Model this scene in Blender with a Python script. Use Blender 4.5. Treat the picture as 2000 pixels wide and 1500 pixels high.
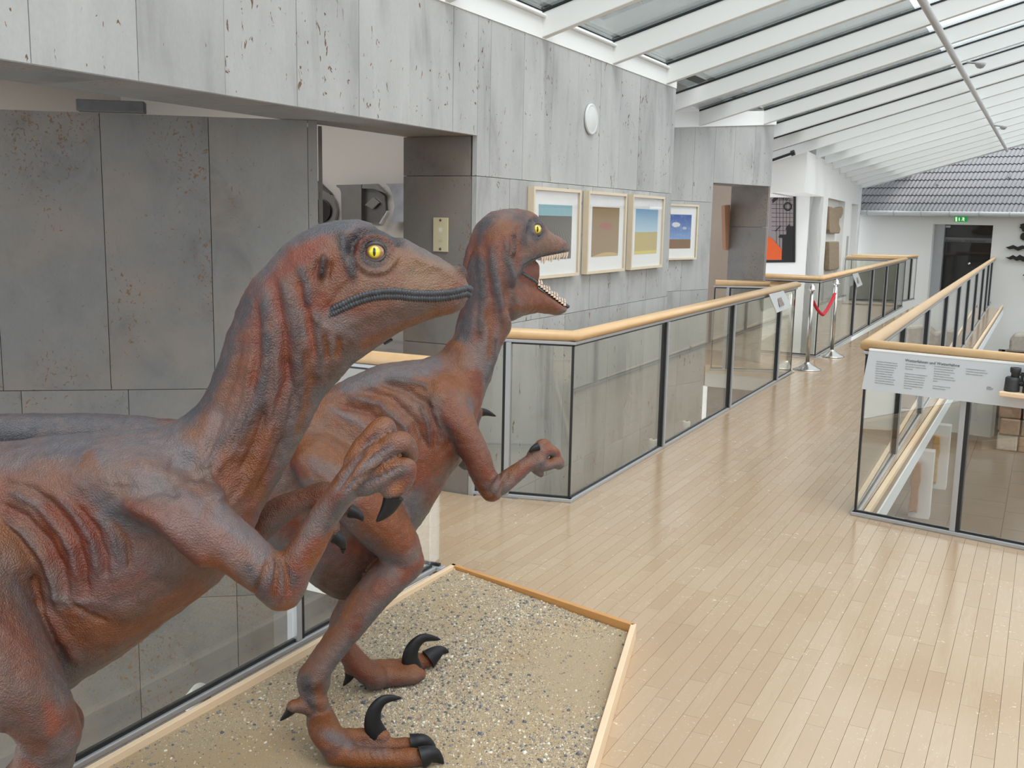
import bpy, bmesh, math, random
import numpy as np
from mathutils import Vector, Matrix
for _o in list(bpy.data.objects): bpy.data.objects.remove(_o, do_unlink=True)
SC = bpy.context.scene
COL = SC.collection
random.seed(7); RNG = np.random.default_rng(7)
# ---------------------------------------------------------------- camera, world, exposure
FPX = 2000.0
CAMP = np.array([0.0, 0.0, 1.65])
def cam_axes(yaw=27.4, pitch=9.2, roll=1.12):
    y, p, r = map(math.radians, (yaw, pitch, roll))
    fw = np.array([-math.sin(y)*math.cos(p), math.cos(y)*math.cos(p), -math.sin(p)])
    rt = np.array([math.cos(y), math.sin(y), 0.0]); up = np.cross(rt, fw)
    return rt*math.cos(r)+up*math.sin(r), up*math.cos(r)-rt*math.sin(r), fw
RT, UP, FW = cam_axes()
cd = bpy.data.cameras.new('camera'); cam = bpy.data.objects.new('camera', cd); COL.objects.link(cam)
cd.sensor_width = 36.0; cd.lens = 36.0*FPX/2000.0; cd.clip_start = 0.05; cd.clip_end = 200
M = Matrix(((RT[0], UP[0], -FW[0], 0), (RT[1], UP[1], -FW[1], 0), (RT[2], UP[2], -FW[2], CAMP[2]), (0, 0, 0, 1)))
cam.matrix_world = M; SC.camera = cam
SC.view_settings.view_transform = 'Standard'; SC.view_settings.look = 'None'
SC.view_settings.gamma = 1.0; SC.view_settings.use_curve_mapping = False
SC.view_settings.exposure = -0.05
SC.cycles.use_denoising = True
SC.cycles.max_bounces = 7; SC.cycles.diffuse_bounces = 4; SC.cycles.glossy_bounces = 4
SC.cycles.transmission_bounces = 4; SC.cycles.transparent_max_bounces = 24
SC.cycles.caustics_reflective = False; SC.cycles.caustics_refractive = False
W = bpy.data.worlds.new('overcast sky'); SC.world = W; W.use_nodes = True
_b = W.node_tree.nodes['Background']; _b.inputs[0].default_value = (0.90, 0.95, 1.0, 1); _b.inputs[1].default_value = 2.15
sd = bpy.data.lights.new('veiled sun', 'SUN'); sd.energy = 2.4; sd.angle = math.radians(35); sd.color = (1, .97, .92)
so = bpy.data.objects.new('veiled_sun', sd); COL.objects.link(so)
so.rotation_euler = (math.radians(20), math.radians(28), 0)

# ---------------------------------------------------------------- helpers
def ray(x, y):
    return RT*(x-1000)/FPX + UP*(750-y)/FPX + FW
def on_z(x, y, z=0.0):
    d = ray(x, y); return CAMP + d*(z-CAMP[2])/d[2]
def on_plane(x, y, P, n):                      # P point, n normal
    d = ray(x, y); return CAMP + d*(np.dot(np.asarray(P)-CAMP, n)/np.dot(d, n))
def on_vert(x, y, P, Q):                       # upright plane through two plan points
    n = np.array([-(Q[1]-P[1]), Q[0]-P[0], 0.0]); return on_plane(x, y, [P[0], P[1], 0], n)
def project(V):
    v = np.asarray(V)-CAMP; w = v@FW
    return np.stack([1000+FPX*(v@RT)/w, 750-FPX*(v@UP)/w], -1)
def tag(o, label=None, cat=None, group=None, kind=None):
    if label: o['label'] = label
    if cat: o['category'] = cat
    if group: o['group'] = group
    if kind: o['kind'] = kind
    return o
def empty(name, loc=(0, 0, 0), label=None, cat=None, group=None, kind=None):
    o = bpy.data.objects.new(name, None); COL.objects.link(o); o.location = loc; o.empty_display_size = .1
    return tag(o, label, cat, group, kind)
class MB:
    """collects shapes and links them as one mesh object"""
    def __init__(s): s.v = []; s.f = []; s.sm = []
    def add(s, v, f, smooth=False):
        k = len(s.v); s.v += [tuple(map(float, p)) for p in v]; s.f += [tuple(i+k for i in q) for q in f]; s.sm += [smooth]*len(f); return s
    def box(s, x0, x1, y0, y1, z0, z1):
        return s.obox((x0, y0), (1, 0), x1-x0, y1-y0, z0, z1)
    def obox(s, p, d, L, Wd, z0, z1):          # plan start p, unit dir d, length L, width to the left of d
        n = (-d[1], d[0]); c = [(p[0]+d[0]*a+n[0]*b, p[1]+d[1]*a+n[1]*b) for a, b in ((0, 0), (L, 0), (L, Wd), (0, Wd))]
        v = [(x, y, z0) for x, y in c]+[(x, y, z1) for x, y in c]
        return s.add(v, [(3, 2, 1, 0), (4, 5, 6, 7), (0, 1, 5, 4), (1, 2, 6, 5), (2, 3, 7, 6), (3, 0, 4, 7)])
    def hexa(s, v): return s.add(v, [(3, 2, 1, 0), (4, 5, 6, 7), (0, 1, 5, 4), (1, 2, 6, 5), (2, 3, 7, 6), (3, 0, 4, 7)])
    def tube(s, pts, r, n=12, cap=True, flat=1.0, up=(0, 0, 1), smooth=True):
        pts = [Vector(p) for p in pts]; m = len(pts); rr = r if hasattr(r, '__len__') else [r]*m
        V = []; F = []; up = Vector(up); 
        for i, p in enumerate(pts):
            t = (pts[min(i+1, m-1)]-pts[max(i-1, 0)]).normalized()
            a = up.cross(t)
            if a.length < 1e-3: a = Vector((1, 0, 0)).cross(t)
            a.normalize(); b = t.cross(a).normalized(); k = 1.0
            if 0 < i < m-1:
                c = (pts[i+1]-p).normalized().dot((p-pts[i-1]).normalized()); k = 1/max(.5, math.sqrt((1+c)/2))
            for j in range(n):
                w = 2*math.pi*j/n; V.append(p+a*math.cos(w)*rr[i]*k+b*math.sin(w)*rr[i]*flat)
        for i in range(m-1):
            for j in range(n):
                k = (j+1) % n; F.append((i*n+j, i*n+k, (i+1)*n+k, (i+1)*n+j))
        s.add(V, F, smooth)
        if cap: s.add(V[:n], [tuple(range(n))[::-1]]); s.add(V[-n:], [tuple(range(n))])
        return s
    def lathe(s, prof, c, n=32, axis=(0, 0, 1), smooth=True):
        ax = Vector(axis).normalized(); a = ax.orthogonal().normalized(); b = ax.cross(a); V = []; F = []
        for r, h in prof:
            for j in range(n):
                w = 2*math.pi*j/n; V.append(Vector(c)+ax*h+(a*math.cos(w)+b*math.sin(w))*max(r, 1e-5))
        for i in range(len(prof)-1):
            for j in range(n):
                k = (j+1) % n; F.append((i*n+j, i*n+k, (i+1)*n+k, (i+1)*n+j))
        return s.add(V, F, smooth)
    def prism(s, poly, o, ux, uy, th):         # flat outline extruded: o origin, ux/uy axes, th thickness vector
        o, ux, uy, th = (np.asarray(a, float) for a in (o, ux, uy, th)); n = len(poly)
        a = [o+ux*x+uy*y for x, y in poly]; b = [p+th for p in a]
        s.add(a+b, [tuple(range(n)), tuple(range(2*n-1, n-1, -1))]+[(i, i+n, (i+1) % n+n, (i+1) % n) for i in range(n)]); return s
    def build(s, name, mt, parent=None, bevel=0, fix=True):
        me = bpy.data.meshes.new(name); me.from_pydata(s.v, [], s.f); me.polygons.foreach_set('use_smooth', s.sm)
        if fix:
            bm = bmesh.new(); bm.from_mesh(me); bmesh.ops.recalc_face_normals(bm, faces=bm.faces); bm.to_mesh(me); bm.free()
        me.update(); o = bpy.data.objects.new(name, me); COL.objects.link(o)
        if mt: me.materials.append(mt)
        if parent: o.parent = parent; o.matrix_parent_inverse = Matrix.Translation(parent.location).inverted()
        if bevel:
            b = o.modifiers.new('bevel', 'BEVEL'); b.width = bevel; b.segments = 2; b.limit_method = 'ANGLE'; b.angle_limit = .7
        return o
def link_copy(src, name, mesh, parent, loc=None):
    o = bpy.data.objects.new(name, mesh); COL.objects.link(o)
    if parent: o.parent = parent; o.matrix_parent_inverse = Matrix.Translation(parent.location).inverted()
    if loc is not None: o.location = loc
    return o
# ---- materials
class NT:
    def __init__(s, name):
        s.m = bpy.data.materials.new(name); s.m.use_nodes = True; s.t = s.m.node_tree; s.N = s.t.nodes; s.N.clear()
        s.out = s.N.new('ShaderNodeOutputMaterial')
    def n(s, typ, **kw):
        nd = s.N.new('ShaderNode'+typ)
        for k, v in kw.items():
            if k.startswith('_'): setattr(nd, k[1:], v)
            else: s.set(nd, k, v)
        return nd
    def set(s, nd, k, v):
        key = int(k[1:]) if k[0] == 'i' and k[1:].isdigit() else k.replace('__', ' ')
        if isinstance(v, (bpy.types.NodeSocket,)): s.t.links.new(v, nd.inputs[key])
        else: nd.inputs[key].default_value = v
    def link(s, a, b): s.t.links.new(a, b)
    def math(s, op, a, b=None, c=None, clamp=False):
        nd = s.N.new('ShaderNodeMath'); nd.operation = op; nd.use_clamp = clamp
        for i, v in enumerate((a, b, c)):
            if v is None: continue
            if isinstance(v, bpy.types.NodeSocket): s.link(v, nd.inputs[i])
            else: nd.inputs[i].default_value = v
        return nd.outputs[0]
    def mix(s, f, a, b, typ='MIX'):
        nd = s.N.new('ShaderNodeMix'); nd.data_type = 'RGBA'; nd.blend_type = typ
        for i, v in ((0, f), (6, a), (7, b)):
            if isinstance(v, bpy.types.NodeSocket): s.link(v, nd.inputs[i])
            else: nd.inputs[i].default_value = v if i == 0 else (*v[:3], 1)
        return nd.outputs[2]
    def ramp(s, f, stops, interp='LINEAR'):
        nd = s.N.new('ShaderNodeValToRGB'); s.link(f, nd.inputs[0]); cr = nd.color_ramp; cr.interpolation = interp
        while len(cr.elements) < len(stops): cr.elements.new(.5)
        for e, (p, c) in zip(cr.elements, stops): e.position = p; e.color = (*c[:3], 1) if hasattr(c, '__len__') else (c, c, c, 1)
        return nd.outputs[0]
    def coords(s, scale=(1, 1, 1), kind='Object', off=None):
        tc = s.N.new('ShaderNodeTexCoord'); mp = s.N.new('ShaderNodeMapping'); s.link(tc.outputs[kind], mp.inputs[0]); mp.inputs['Scale'].default_value = scale
        if off is not None: s.link(off, mp.inputs['Location'])
        return mp.outputs[0]
    def noise(s, vec, scale, detail=4, rough=.55, dist=0.0):
        nd = s.n('TexNoise', Scale=scale, Detail=detail, Roughness=rough, Distortion=dist); s.link(vec, nd.inputs['Vector']); return nd.outputs['Fac']
    def bsdf(s, color, rough=.5, metal=0.0, bump=None, bstr=.3, bdist=.01, **kw):
        b = s.n('BsdfPrincipled', Roughness=rough, Metallic=metal)
        s.set(b, 'Base Color', color if isinstance(color, bpy.types.NodeSocket) else (*color[:3], 1))
        for k, v in kw.items(): s.set(b, k, v)
        if bump is not None:
            bn = s.n('Bump', Strength=bstr, Distance=bdist); s.link(bump, bn.inputs['Height']); s.link(bn.outputs[0], b.inputs['Normal'])
        s.link(b.outputs[0], s.out.inputs[0]); return b
def plain(name, color, rough=.5, metal=0.0, var=.06, scale=14, bstr=.05):
    t = NT(name); v = t.coords(); n = t.noise(v, scale)
    c = t.mix(n, [max(0, x*(1-var)) for x in color], [min(1, x*(1+var)) for x in color])
    t.bsdf(c, rough, metal, bump=n, bstr=bstr, bdist=.003); return t.m
def stone_mat(name, base, dark, pit=(.10, .055, .03), vert=True, pits=1.0, warm=.0):
    t = NT(name); oi = t.n('ObjectInfo'); rnd = oi.outputs['Random']
    cmb = t.n('CombineXYZ'); [t.link(t.math('MULTIPLY', rnd, k), cmb.inputs[i]) for i, k in enumerate((37., 53., 71.))]
    tc = t.n('TexCoord'); add = t.n('VectorMath', _operation='ADD'); t.link(tc.outputs['Object'], add.inputs[0]); t.link(cmb.outputs[0], add.inputs[1]); P = add.outputs[0]
    def mp(sc):
        m = t.n('Mapping'); t.link(P, m.inputs[0]); m.inputs['Scale'].default_value = sc; return m.outputs[0]
    str_ = mp((1, 1, .22)) if vert else mp((1, 1, .8))
    a = t.noise(str_, 5, 6, .62, .6); b = t.noise(mp((1, 1, 1)), 1.7, 3); f = t.noise(mp((1, 1, .6)), 70, 4, .7)
    v = t.math('ADD', t.math('MULTIPLY', a, .6), t.math('MULTIPLY', b, .4))
    c = t.ramp(v, [(.32, dark), (.47, base), (.60, [min(1, x*1.10) for x in base]), (.72, [x*.86 for x in base])])
    c = t.mix(t.math('MULTIPLY', t.ramp(f, [(.35, 0), (.7, 1)]), .16), c, [x*.55 for x in base])
    pr = t.math('MULTIPLY_ADD', rnd, .18, .90); c = t.mix(1.0, c, t.ramp(rnd, [(0, .86), (.5, 1.0), (1, .92)]), 'MULTIPLY')
    if warm: c = t.mix(t.math('MULTIPLY', t.ramp(t.noise(mp((1, 1, 1)), 2.6, 3), [(.45, 0), (.7, 1)]), warm), c, (.26, .205, .16))
    # elongated pits gathered in patches
    pn = t.noise(mp((1, 1, .45 if vert else .8)), 34 if vert else 62, 3, .6, .8); cl = t.noise(mp((1, 1, .5)), 2.3, 2)
    thr = t.ramp(cl, [(.44, .0), (.66, 1.)])
    pm = t.ramp(t.math('ADD', pn, t.math('MULTIPLY', thr, .085*pits)), [(.708, 0), (.728, 1)])
    vd = t.noise(mp((1, 1, .5)), 9, 2)
    pc = t.mix(vd, pit, [x*1.9 for x in pit])
    c = t.mix(pm, c, pc)
    h = t.math('SUBTRACT', t.math('MULTIPLY', f, .15), pm)
    t.bsdf(c, .72, bump=h, bstr=.5, bdist=.004); return t.m
def glass_mat(name, tint=(.90, .96, .92), f0=.045, rough=0.0, refl=(1, 1, 1)):
    t = NT(name); g = t.n('BsdfGlossy', Roughness=rough); g.inputs[0].default_value = (*refl, 1); tr = t.n('BsdfTransparent'); tr.inputs[0].default_value = (*tint, 1)
    ge = t.n('NewGeometry'); d = t.n('VectorMath', _operation='DOT_PRODUCT'); t.link(ge.outputs['Normal'], d.inputs[0]); t.link(ge.outputs['Incoming'], d.inputs[1])
    c = t.math('SUBTRACT', 1.0, t.math('ABSOLUTE', d.outputs['Value'])); fr = t.math('MULTIPLY_ADD', t.math('POWER', c, 5.0), 1-f0, f0)
    mx = t.n('MixShader'); t.link(fr, mx.inputs[0]); t.link(tr.outputs[0], mx.inputs[1]); t.link(g.outputs[0], mx.inputs[2])
    t.link(mx.outputs[0], t.out.inputs[0]); return t.m
def wood_floor_mat():
    t = NT('maple floor boards'); oi = t.n('ObjectInfo'); ge = t.n('NewGeometry')
    r = t.math('FRACT', t.math('ADD', t.math('MULTIPLY', oi.outputs['Random'], 7.3), ge.outputs['Random Per Island']))
    cmb = t.n('CombineXYZ'); t.link(t.math('MULTIPLY', r, 31.), cmb.inputs[0]); t.link(t.math('MULTIPLY', r, 17.), cmb.inputs[1])
    P = t.coords((1, 1, 1), off=cmb.outputs[0]); G = t.coords((9, .9, 1), off=cmb.outputs[0])
    g = t.noise(G, 9, 5, .6, .7); big = t.noise(t.coords((1, 1, 1)), .9, 3)
    c = t.ramp(t.math('ADD', t.math('MULTIPLY', r, .75), t.math('MULTIPLY', g, .3)), [(.0, (.43, .305, .20)), (.45, (.465, .34, .228)), (.75, (.49, .368, .255)), (1., (.445, .325, .215))])
    c = t.mix(t.math('MULTIPLY', t.ramp(g, [(.35, 0), (.75, 1)]), .22), c, (.37, .24, .135))
    c = t.mix(t.math('MULTIPLY', t.ramp(big, [(.45, 0), (.68, 1)]), .25), c, (.46, .305, .17))
    # scuffs: short pale scratches in patches
    S = t.coords((1.0, 1.6, 1)); s1 = t.noise(t.coords((3.0, 1.0, 1)), 22, 3, .6, 2.5); s2 = t.noise(t.coords((1, 1, 1)), 2.1, 2); s3 = t.noise(t.coords((1, 2.2, 1)), 30, 2, .6, 1.5)
    sm = t.ramp(t.math('ADD', s1, t.math('MULTIPLY', s2, .16)), [(.775, 0), (.80, 1)]); sm2 = t.ramp(t.math('ADD', s3, t.math('MULTIPLY', s2, .16)), [(.785, 0), (.81, 1)])
    sc = t.math('MULTIPLY', t.math('MAXIMUM', sm, sm2), .6)
    c = t.mix(sc, c, (.78, .69, .54))
    ro = t.math('ADD', t.math('MULTIPLY', t.noise(t.coords((1, 1, 1)), 6, 3), .12), .10)
    ro = t.math('ADD', ro, t.math('MULTIPLY', sc, .3))
    b = t.bsdf(c, .3, bump=g, bstr=.04, bdist=.002); t.link(ro, b.inputs['Roughness']); b.inputs['Specular IOR Level'].default_value = .62
    return t.m
MAT = {}
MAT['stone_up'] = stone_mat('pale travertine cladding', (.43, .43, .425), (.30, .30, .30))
MAT['stone_rec'] = stone_mat('travertine darkened for recess shade', (.20, .196, .187), (.125, .124, .122), pit=(.13, .07, .035), vert=False, warm=.5, pits=1.45)  # stone colour darkened to carry the shade of the recess
MAT['stone_rec2'] = stone_mat('veined jamb travertine darkened for shade', (.215, .20, .188), (.11, .108, .106), pit=(.13, .07, .035), vert=False, warm=.6, pits=1.3)  # jamb stone likewise has the shade of the reveal in its colour
MAT['stone_ext'] = plain('facade above the roof', (.17, .185, .18), .8, var=.3, scale=2)
MAT['joint'] = plain('joint backing', (.17, .17, .165), .9)
MAT['white'] = plain('white plaster', (.82, .82, .80), .75, var=.015, bstr=.1, scale=60)
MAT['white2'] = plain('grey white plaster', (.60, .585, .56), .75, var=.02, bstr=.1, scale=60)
MAT['beam'] = plain('white lacquered aluminium', (.80, .81, .80), .45, var=.01)
MAT['gasket'] = plain('black rubber gasket', (.012, .014, .016), .45)
MAT['alu'] = plain('anodised aluminium', (.43, .44, .46), .42, .4, var=.05)
MAT['steel'] = plain('polished stainless steel', (.47, .45, .42), .20, 1.0, var=.06, scale=40)
MAT['chrome'] = plain('chrome', (.85, .85, .86), .07, 1.0, var=.01)
MAT['glass'] = glass_mat('parapet glass', (.955, .955, .93), .08)
MAT['roofglass'] = glass_mat('roof glass', (.93, .95, .945))
MAT['floor'] = wood_floor_mat()
MAT['subfloor'] = plain('dark subfloor', (.16, .10, .06), .9)
MAT['grey'] = plain('grey paint', (.28, .28, .28), .6)
MAT['black'] = plain('black paint', (.015, .015, .016), .4)
MAT['slate'] = plain('dark slate block', (.10, .10, .105), .7, var=.4, scale=20)
def rail_wood(name, a, b, along=(1, 1, 1), rough=.32):
    t = NT(name); v = t.coords(along); g = t.noise(v, 12, 4, .6, .8); c = t.mix(g, a, b); t.bsdf(c, rough, bump=g, bstr=.03, bdist=.002); return t.m
MAT['rail'] = rail_wood('oiled beech handrail', (.60, .37, .18), (.72, .50, .28), (1, .25, 1))
MAT['pine'] = rail_wood('planed pine board', (.70, .50, .32), (.83, .66, .47), (1, .2, 4), .5)
MAT['pine2'] = rail_wood('varnished orange pine board', (.50, .24, .08), (.68, .36, .13), (.3, 1, 4), .4)
# ================================================================ THE SETTING
def struct(name, mb, mt, parent=None, **k):
    o = mb.build(name, mt, parent, **k)
    if not parent: o['kind'] = 'structure'
    return o
PR_Y = lambda X: 5.985-.2163*(X+.86)          # skewed edge of the gallery floor on the right
# ---- floor of maple boards
sub = MB(); sub.box(-2.44, -.86, -2.6, 23.4, -.25, -.022).box(-4.9, -2.44, 3.99, 5.2, -.25, -.022).box(-5, -2.44, 11.6, 13.02, -.25, -.022)
sub.add([(-.86, -2.6, -.25), (4.5, -2.6, -.25), (4.5, PR_Y(4.5), -.25), (-.86, PR_Y(-.86), -.25), (-.86, -2.6, -.022), (4.5, -2.6, -.022), (4.5, PR_Y(4.5), -.022), (-.86, PR_Y(-.86), -.022)],
        [(3, 2, 1, 0), (4, 5, 6, 7), (0, 1, 5, 4), (1, 2, 6, 5), (2, 3, 7, 6), (3, 0, 4, 7)])
sub.add([(-2.95, 5.2, -.25), (-2.43, 5.2, -.25), (-2.43, 5.36, -.25), (-2.95, 5.24, -.25), (-2.95, 5.2, -.022), (-2.43, 5.2, -.022), (-2.43, 5.36, -.022), (-2.95, 5.24, -.022)],
        [(3, 2, 1, 0), (4, 5, 6, 7), (0, 1, 5, 4), (1, 2, 6, 5), (2, 3, 7, 6), (3, 0, 4, 7)])
floor = struct('floor', sub, MAT['subfloor'])
PW = .0635; planks = []
def board_intervals(x0, x1):
    xm = (x0+x1)/2; r = []
    if xm > -.85: r.append((-2.6, min(PR_Y(x0), PR_Y(x1))))
    elif xm > -2.41: r.append((-2.6, 23.4))
    elif xm > -2.95: r += [(3.995, 5.21+.155*max(0, (xm+2.95)/.56)), (11.6, 13.02)]
    else: r += [(3.995, 5.19), (11.6, 13.02)]
    return r
x = -4.9
while x < 4.4:
    for (a, b) in board_intervals(x, x+PW):
        if x < -3.6 and a > 6: a, b = a, b
        y = a - RNG.uniform(0, .4)
        while y < b:
            L = RNG.uniform(.34, .58); y0, y1 = max(a, y), min(b, y+L)
            if y1-y0 > .03: planks.append((x, y0, y1))
            y += L
    x += PW
def plank_mb(mb, x, y0, y1):
    g = .0006; h = RNG.uniform(-.0003, .0003)
    mb.add([(x+g, y0+g, -.02), (x+PW-g, y0+g, -.02), (x+PW-g, y1-g, -.02), (x+g, y1-g, -.02), (x+g, y0+g, h), (x+PW-g, y0+g, h), (x+PW-g, y1-g, h), (x+g, y1-g, h)],
           [(4, 5, 6, 7), (0, 1, 5, 4), (1, 2, 6, 5), (2, 3, 7, 6), (3, 0, 4, 7)])
def vis_rank(p):
    c = np.array([p[0]+PW/2, (p[1]+p[2])/2, 0.0]); w = (c-CAMP)@FW
    if w < .3: return 0
    px = project(c)
    if not (-30 < px[0] < 2030 and px[1] < 1540): return 0
    if c[0] < -1.2 and c[1] < 3.75: return 0
    return (p[2]-p[1])/w**3
planks.sort(key=vis_rank, reverse=True)
for p in planks[:300]:
    m = MB(); plank_mb(m, *p); m.build('plank', MAT['floor'], floor, fix=False)
m = MB(); [plank_mb(m, *p) for p in planks[300:]]
tag(m.build('planks', MAT['floor'], floor, fix=False), kind='stuff')
# slab edges seen beyond the glass
m = MB(); m.box(-.83, -.797, 5.99, 24.6, -.03, .0); struct('trim_1', m, MAT['pine'])
m = MB(); m.box(-.83, -.795, 5.99, 24.6, -.085, -.031); struct('trim_2', m, plain('brown edge board', (.30, .22, .15), .6))
m = MB(); m.box(-.86, -.785, 6.02, 24.6, -.20, -.086); struct('trim_3', m, plain('pale blue grey steel girder', (.66, .70, .74), .45))
m = MB(); m.box(-3.45, -2.45, 11.555, 11.6, -.085, .0); struct('trim_4', m, MAT['pine'])
m = MB(); m.box(-3.45, -2.45, 11.56, 11.62, -.25, -.086); struct('trim_5', m, MAT['white'])
m = MB(); m.box(-3.3, -2.45, 3.95, 3.99, -.24, -.03); struct('trim_6', m, MAT['white'])
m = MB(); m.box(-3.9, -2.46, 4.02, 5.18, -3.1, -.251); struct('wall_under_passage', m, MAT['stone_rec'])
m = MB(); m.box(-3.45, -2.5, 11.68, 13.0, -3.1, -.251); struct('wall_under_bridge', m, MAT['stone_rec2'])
m = MB(); m.box(-8.2, -5.6, 8.0, 15.0, 2.0, 6.2).box(-8.2, -5.6, 15.0, 40, 3.3, 7.5); struct('wall_outside_left', m, MAT['stone_ext'])

# ---- stone walls
JU = [-.78, -.34, .10, .54, .98, 1.42, 1.86, 2.30, 2.74, 3.18, 3.62, 4.07, 4.50, 4.93, 5.35, 5.77, 6.18, 6.59, 6.98, 7.37, 7.77, 8.15, 8.54, 8.62]
JL = [5.2, 5.61, 6.06, 6.47, 6.89, 7.28, 7.67, 8.07, 8.46, 8.62]
m = MB(); m.box(-3.42, -2.985, -.8, 5.24, 2.14, 2.76).box(-3.42, -2.985, 5.24, 8.6, -3.1, 2.76)
wl = struct('wall_left', m, MAT['joint'])
G = .0016
def slab(x0, x1, y0, y1, z0, z1, parent, mt='stone_up', name='stone_panel'):
    m = MB(); m.box(x0, x1, y0, y1, z0, z1); return m.build(name, MAT[mt], parent, fix=False)
for a, b in zip(JU[:-1], JU[1:]):
    if a < 5.2 < b: slab(-2.98, -2.95, a+G, 5.2-G, 2.11, 2.79, wl); slab(-2.98, -2.95, 5.2+G, b-G, 1.885+G, 2.79, wl)
    elif a < 5.2: slab(-2.98, -2.95+RNG.uniform(-.0015, .0015), a+G, b-G, 2.11, 2.79, wl)
    else: slab(-2.98, -2.95+RNG.uniform(-.001, .001), a+G, b-G, 1.885+G, 2.79, wl)
for (z0, z1) in ((1.0, 1.885), (-.1, 1.0), (-1.2, -.1), (-2.3, -1.2), (-3.1, -2.3)):
    for a, b in zip(JL[:-1], JL[1:]): slab(-2.98, -2.95+RNG.uniform(-.001, .001), a+G, b-G, z0+G, z1-G, wl)
ys = [-.8, .1, .96, 1.82, 2.68, 3.54, 4.40, 5.2]
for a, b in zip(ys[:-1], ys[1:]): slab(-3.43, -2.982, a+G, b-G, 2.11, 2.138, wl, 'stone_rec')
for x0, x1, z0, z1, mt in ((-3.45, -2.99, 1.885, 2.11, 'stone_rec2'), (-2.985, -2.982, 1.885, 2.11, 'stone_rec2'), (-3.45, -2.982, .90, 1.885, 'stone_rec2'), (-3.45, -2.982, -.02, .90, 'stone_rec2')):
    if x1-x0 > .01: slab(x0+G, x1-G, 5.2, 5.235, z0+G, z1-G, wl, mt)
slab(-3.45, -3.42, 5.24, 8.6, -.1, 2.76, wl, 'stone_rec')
slab(-3.42, -2.98, 8.60, 8.63, -3.1, 2.76, wl, 'stone_up')
# recess wall running away at an angle under the lintel
P2 = np.array([-4.442, 3.28]); D2 = np.array([.7914, .6113]); N2 = np.array([.6113, -.7914])
def w2(d): return P2+D2*d
m = MB(); a = w2(-2.6)-N2*.30; m.obox(a, D2, 4.06, .26, -3.1, 2.10)
w2o = struct('wall_recess', m, MAT['joint'])
def slab2(d0, d1, z0, z1, mt='stone_rec'):
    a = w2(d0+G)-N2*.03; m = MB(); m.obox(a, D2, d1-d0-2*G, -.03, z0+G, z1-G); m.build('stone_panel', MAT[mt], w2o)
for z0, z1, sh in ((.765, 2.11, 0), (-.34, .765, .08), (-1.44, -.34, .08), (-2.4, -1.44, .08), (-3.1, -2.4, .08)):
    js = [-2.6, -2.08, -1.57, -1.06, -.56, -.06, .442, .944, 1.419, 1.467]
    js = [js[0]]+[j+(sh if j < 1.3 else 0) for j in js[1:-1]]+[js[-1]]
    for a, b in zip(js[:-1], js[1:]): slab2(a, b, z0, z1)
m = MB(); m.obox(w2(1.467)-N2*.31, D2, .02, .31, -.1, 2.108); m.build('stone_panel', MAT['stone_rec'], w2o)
# wall three with the doorway, 18 degrees skew
D3 = np.array([math.sin(math.radians(18)), math.cos(math.radians(18))]); N3 = np.array([D3[1], -D3[0]])
E3 = np.array([-2.943, 12.107])
def w3(d): return E3+D3*d
LDR = 1.155                                                     # doorway width
m = MB(); m.obox(w3(-4.2)-N3*.03, D3, 4.2-LDR, .35, -3.1, 2.66); m.obox(w3(-LDR)-N3*.03, D3, LDR, .45, 2.10, 2.68)
w3o = struct('wall_skew', m, MAT['joint'])
def slab3(d0, d1, z0, z1, z1b=None):
    a = w3(d0+G); b = w3(d1-G); z1b = z1 if z1b is None else z1b; n = N3*.03
    v = [(a[0]-n[0], a[1]-n[1], z0+G), (b[0]-n[0], b[1]-n[1], z0+G), (b[0], b[1], z0+G), (a[0], a[1], z0+G), (a[0]-n[0], a[1]-n[1], z1-G), (b[0]-n[0], b[1]-n[1], z1b-G), (b[0], b[1], z1b-G), (a[0], a[1], z1-G)]
    m = MB(); m.hexa(v); m.build('stone_panel', MAT['stone_up'], w3o)
def roofz(X): return 2.77+.2905*(X+2.95)
js = [-4.2, -3.7, -3.25, -2.8, -2.36, -1.93, -1.53, -1.155]
for a, b in zip(js[:-1], js[1:]):
    slab3(a, b, 1.862, roofz(w3(a)[0])+.03, roofz(w3(b)[0])+.03)
js2 = [-4.2, -3.4, -2.58, -2.14, -1.66, -1.155]
for a, b in zip(js2[:-1], js2[1:]):
    for z0, z1 in ((.92, 1.862), (-.1, .92), (-1.2, -.1), (-3.1, -1.2)): slab3(a, b, z0, z1)
js3 = [-1.155, -.78, -.38, 0]
for a, b in zip(js3[:-1], js3[1:]): slab3(a, b, 2.07, roofz(w3(a)[0])+.03, roofz(w3(b)[0])+.03)
# jamb of that doorway (faces the camera) and the room behind
Jd = np.array([-.955, .295]); 
for z0, z1 in ((-.02, 1.60), (1.60, 2.10)):
    m = MB(); m.obox(E3+Jd*.031+np.array([0, .0]), Jd, .50, -.04, z0+G, z1-G); m.build('stone_panel', MAT['stone_rec2'], w3o)
m = MB(); m.obox(E3+Jd*.09+np.array([.0, .05]), Jd, .43, -.12, -3.1, 2.60); struct('wall_end', m, MAT['stone_up'])
m = MB(); m.obox(w3(-LDR)-N3*.031, D3, LDR, .42, 2.07, 2.098); m.build('stone_panel', MAT['stone_rec'], w3o)
m = MB(); m.box(-6, -3.45, 13.35, 13.45, -.3, 2.7); struct('wall_inner', m, plain('taupe plaster', (.50, .40, .33), .7))
m = MB(); m.box(-3.455, -3.425, 12.30, 13.30, -.02, 2.09); struct('door_1', m, plain('white door leaf', (.74, .70, .66), .5))
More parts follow.
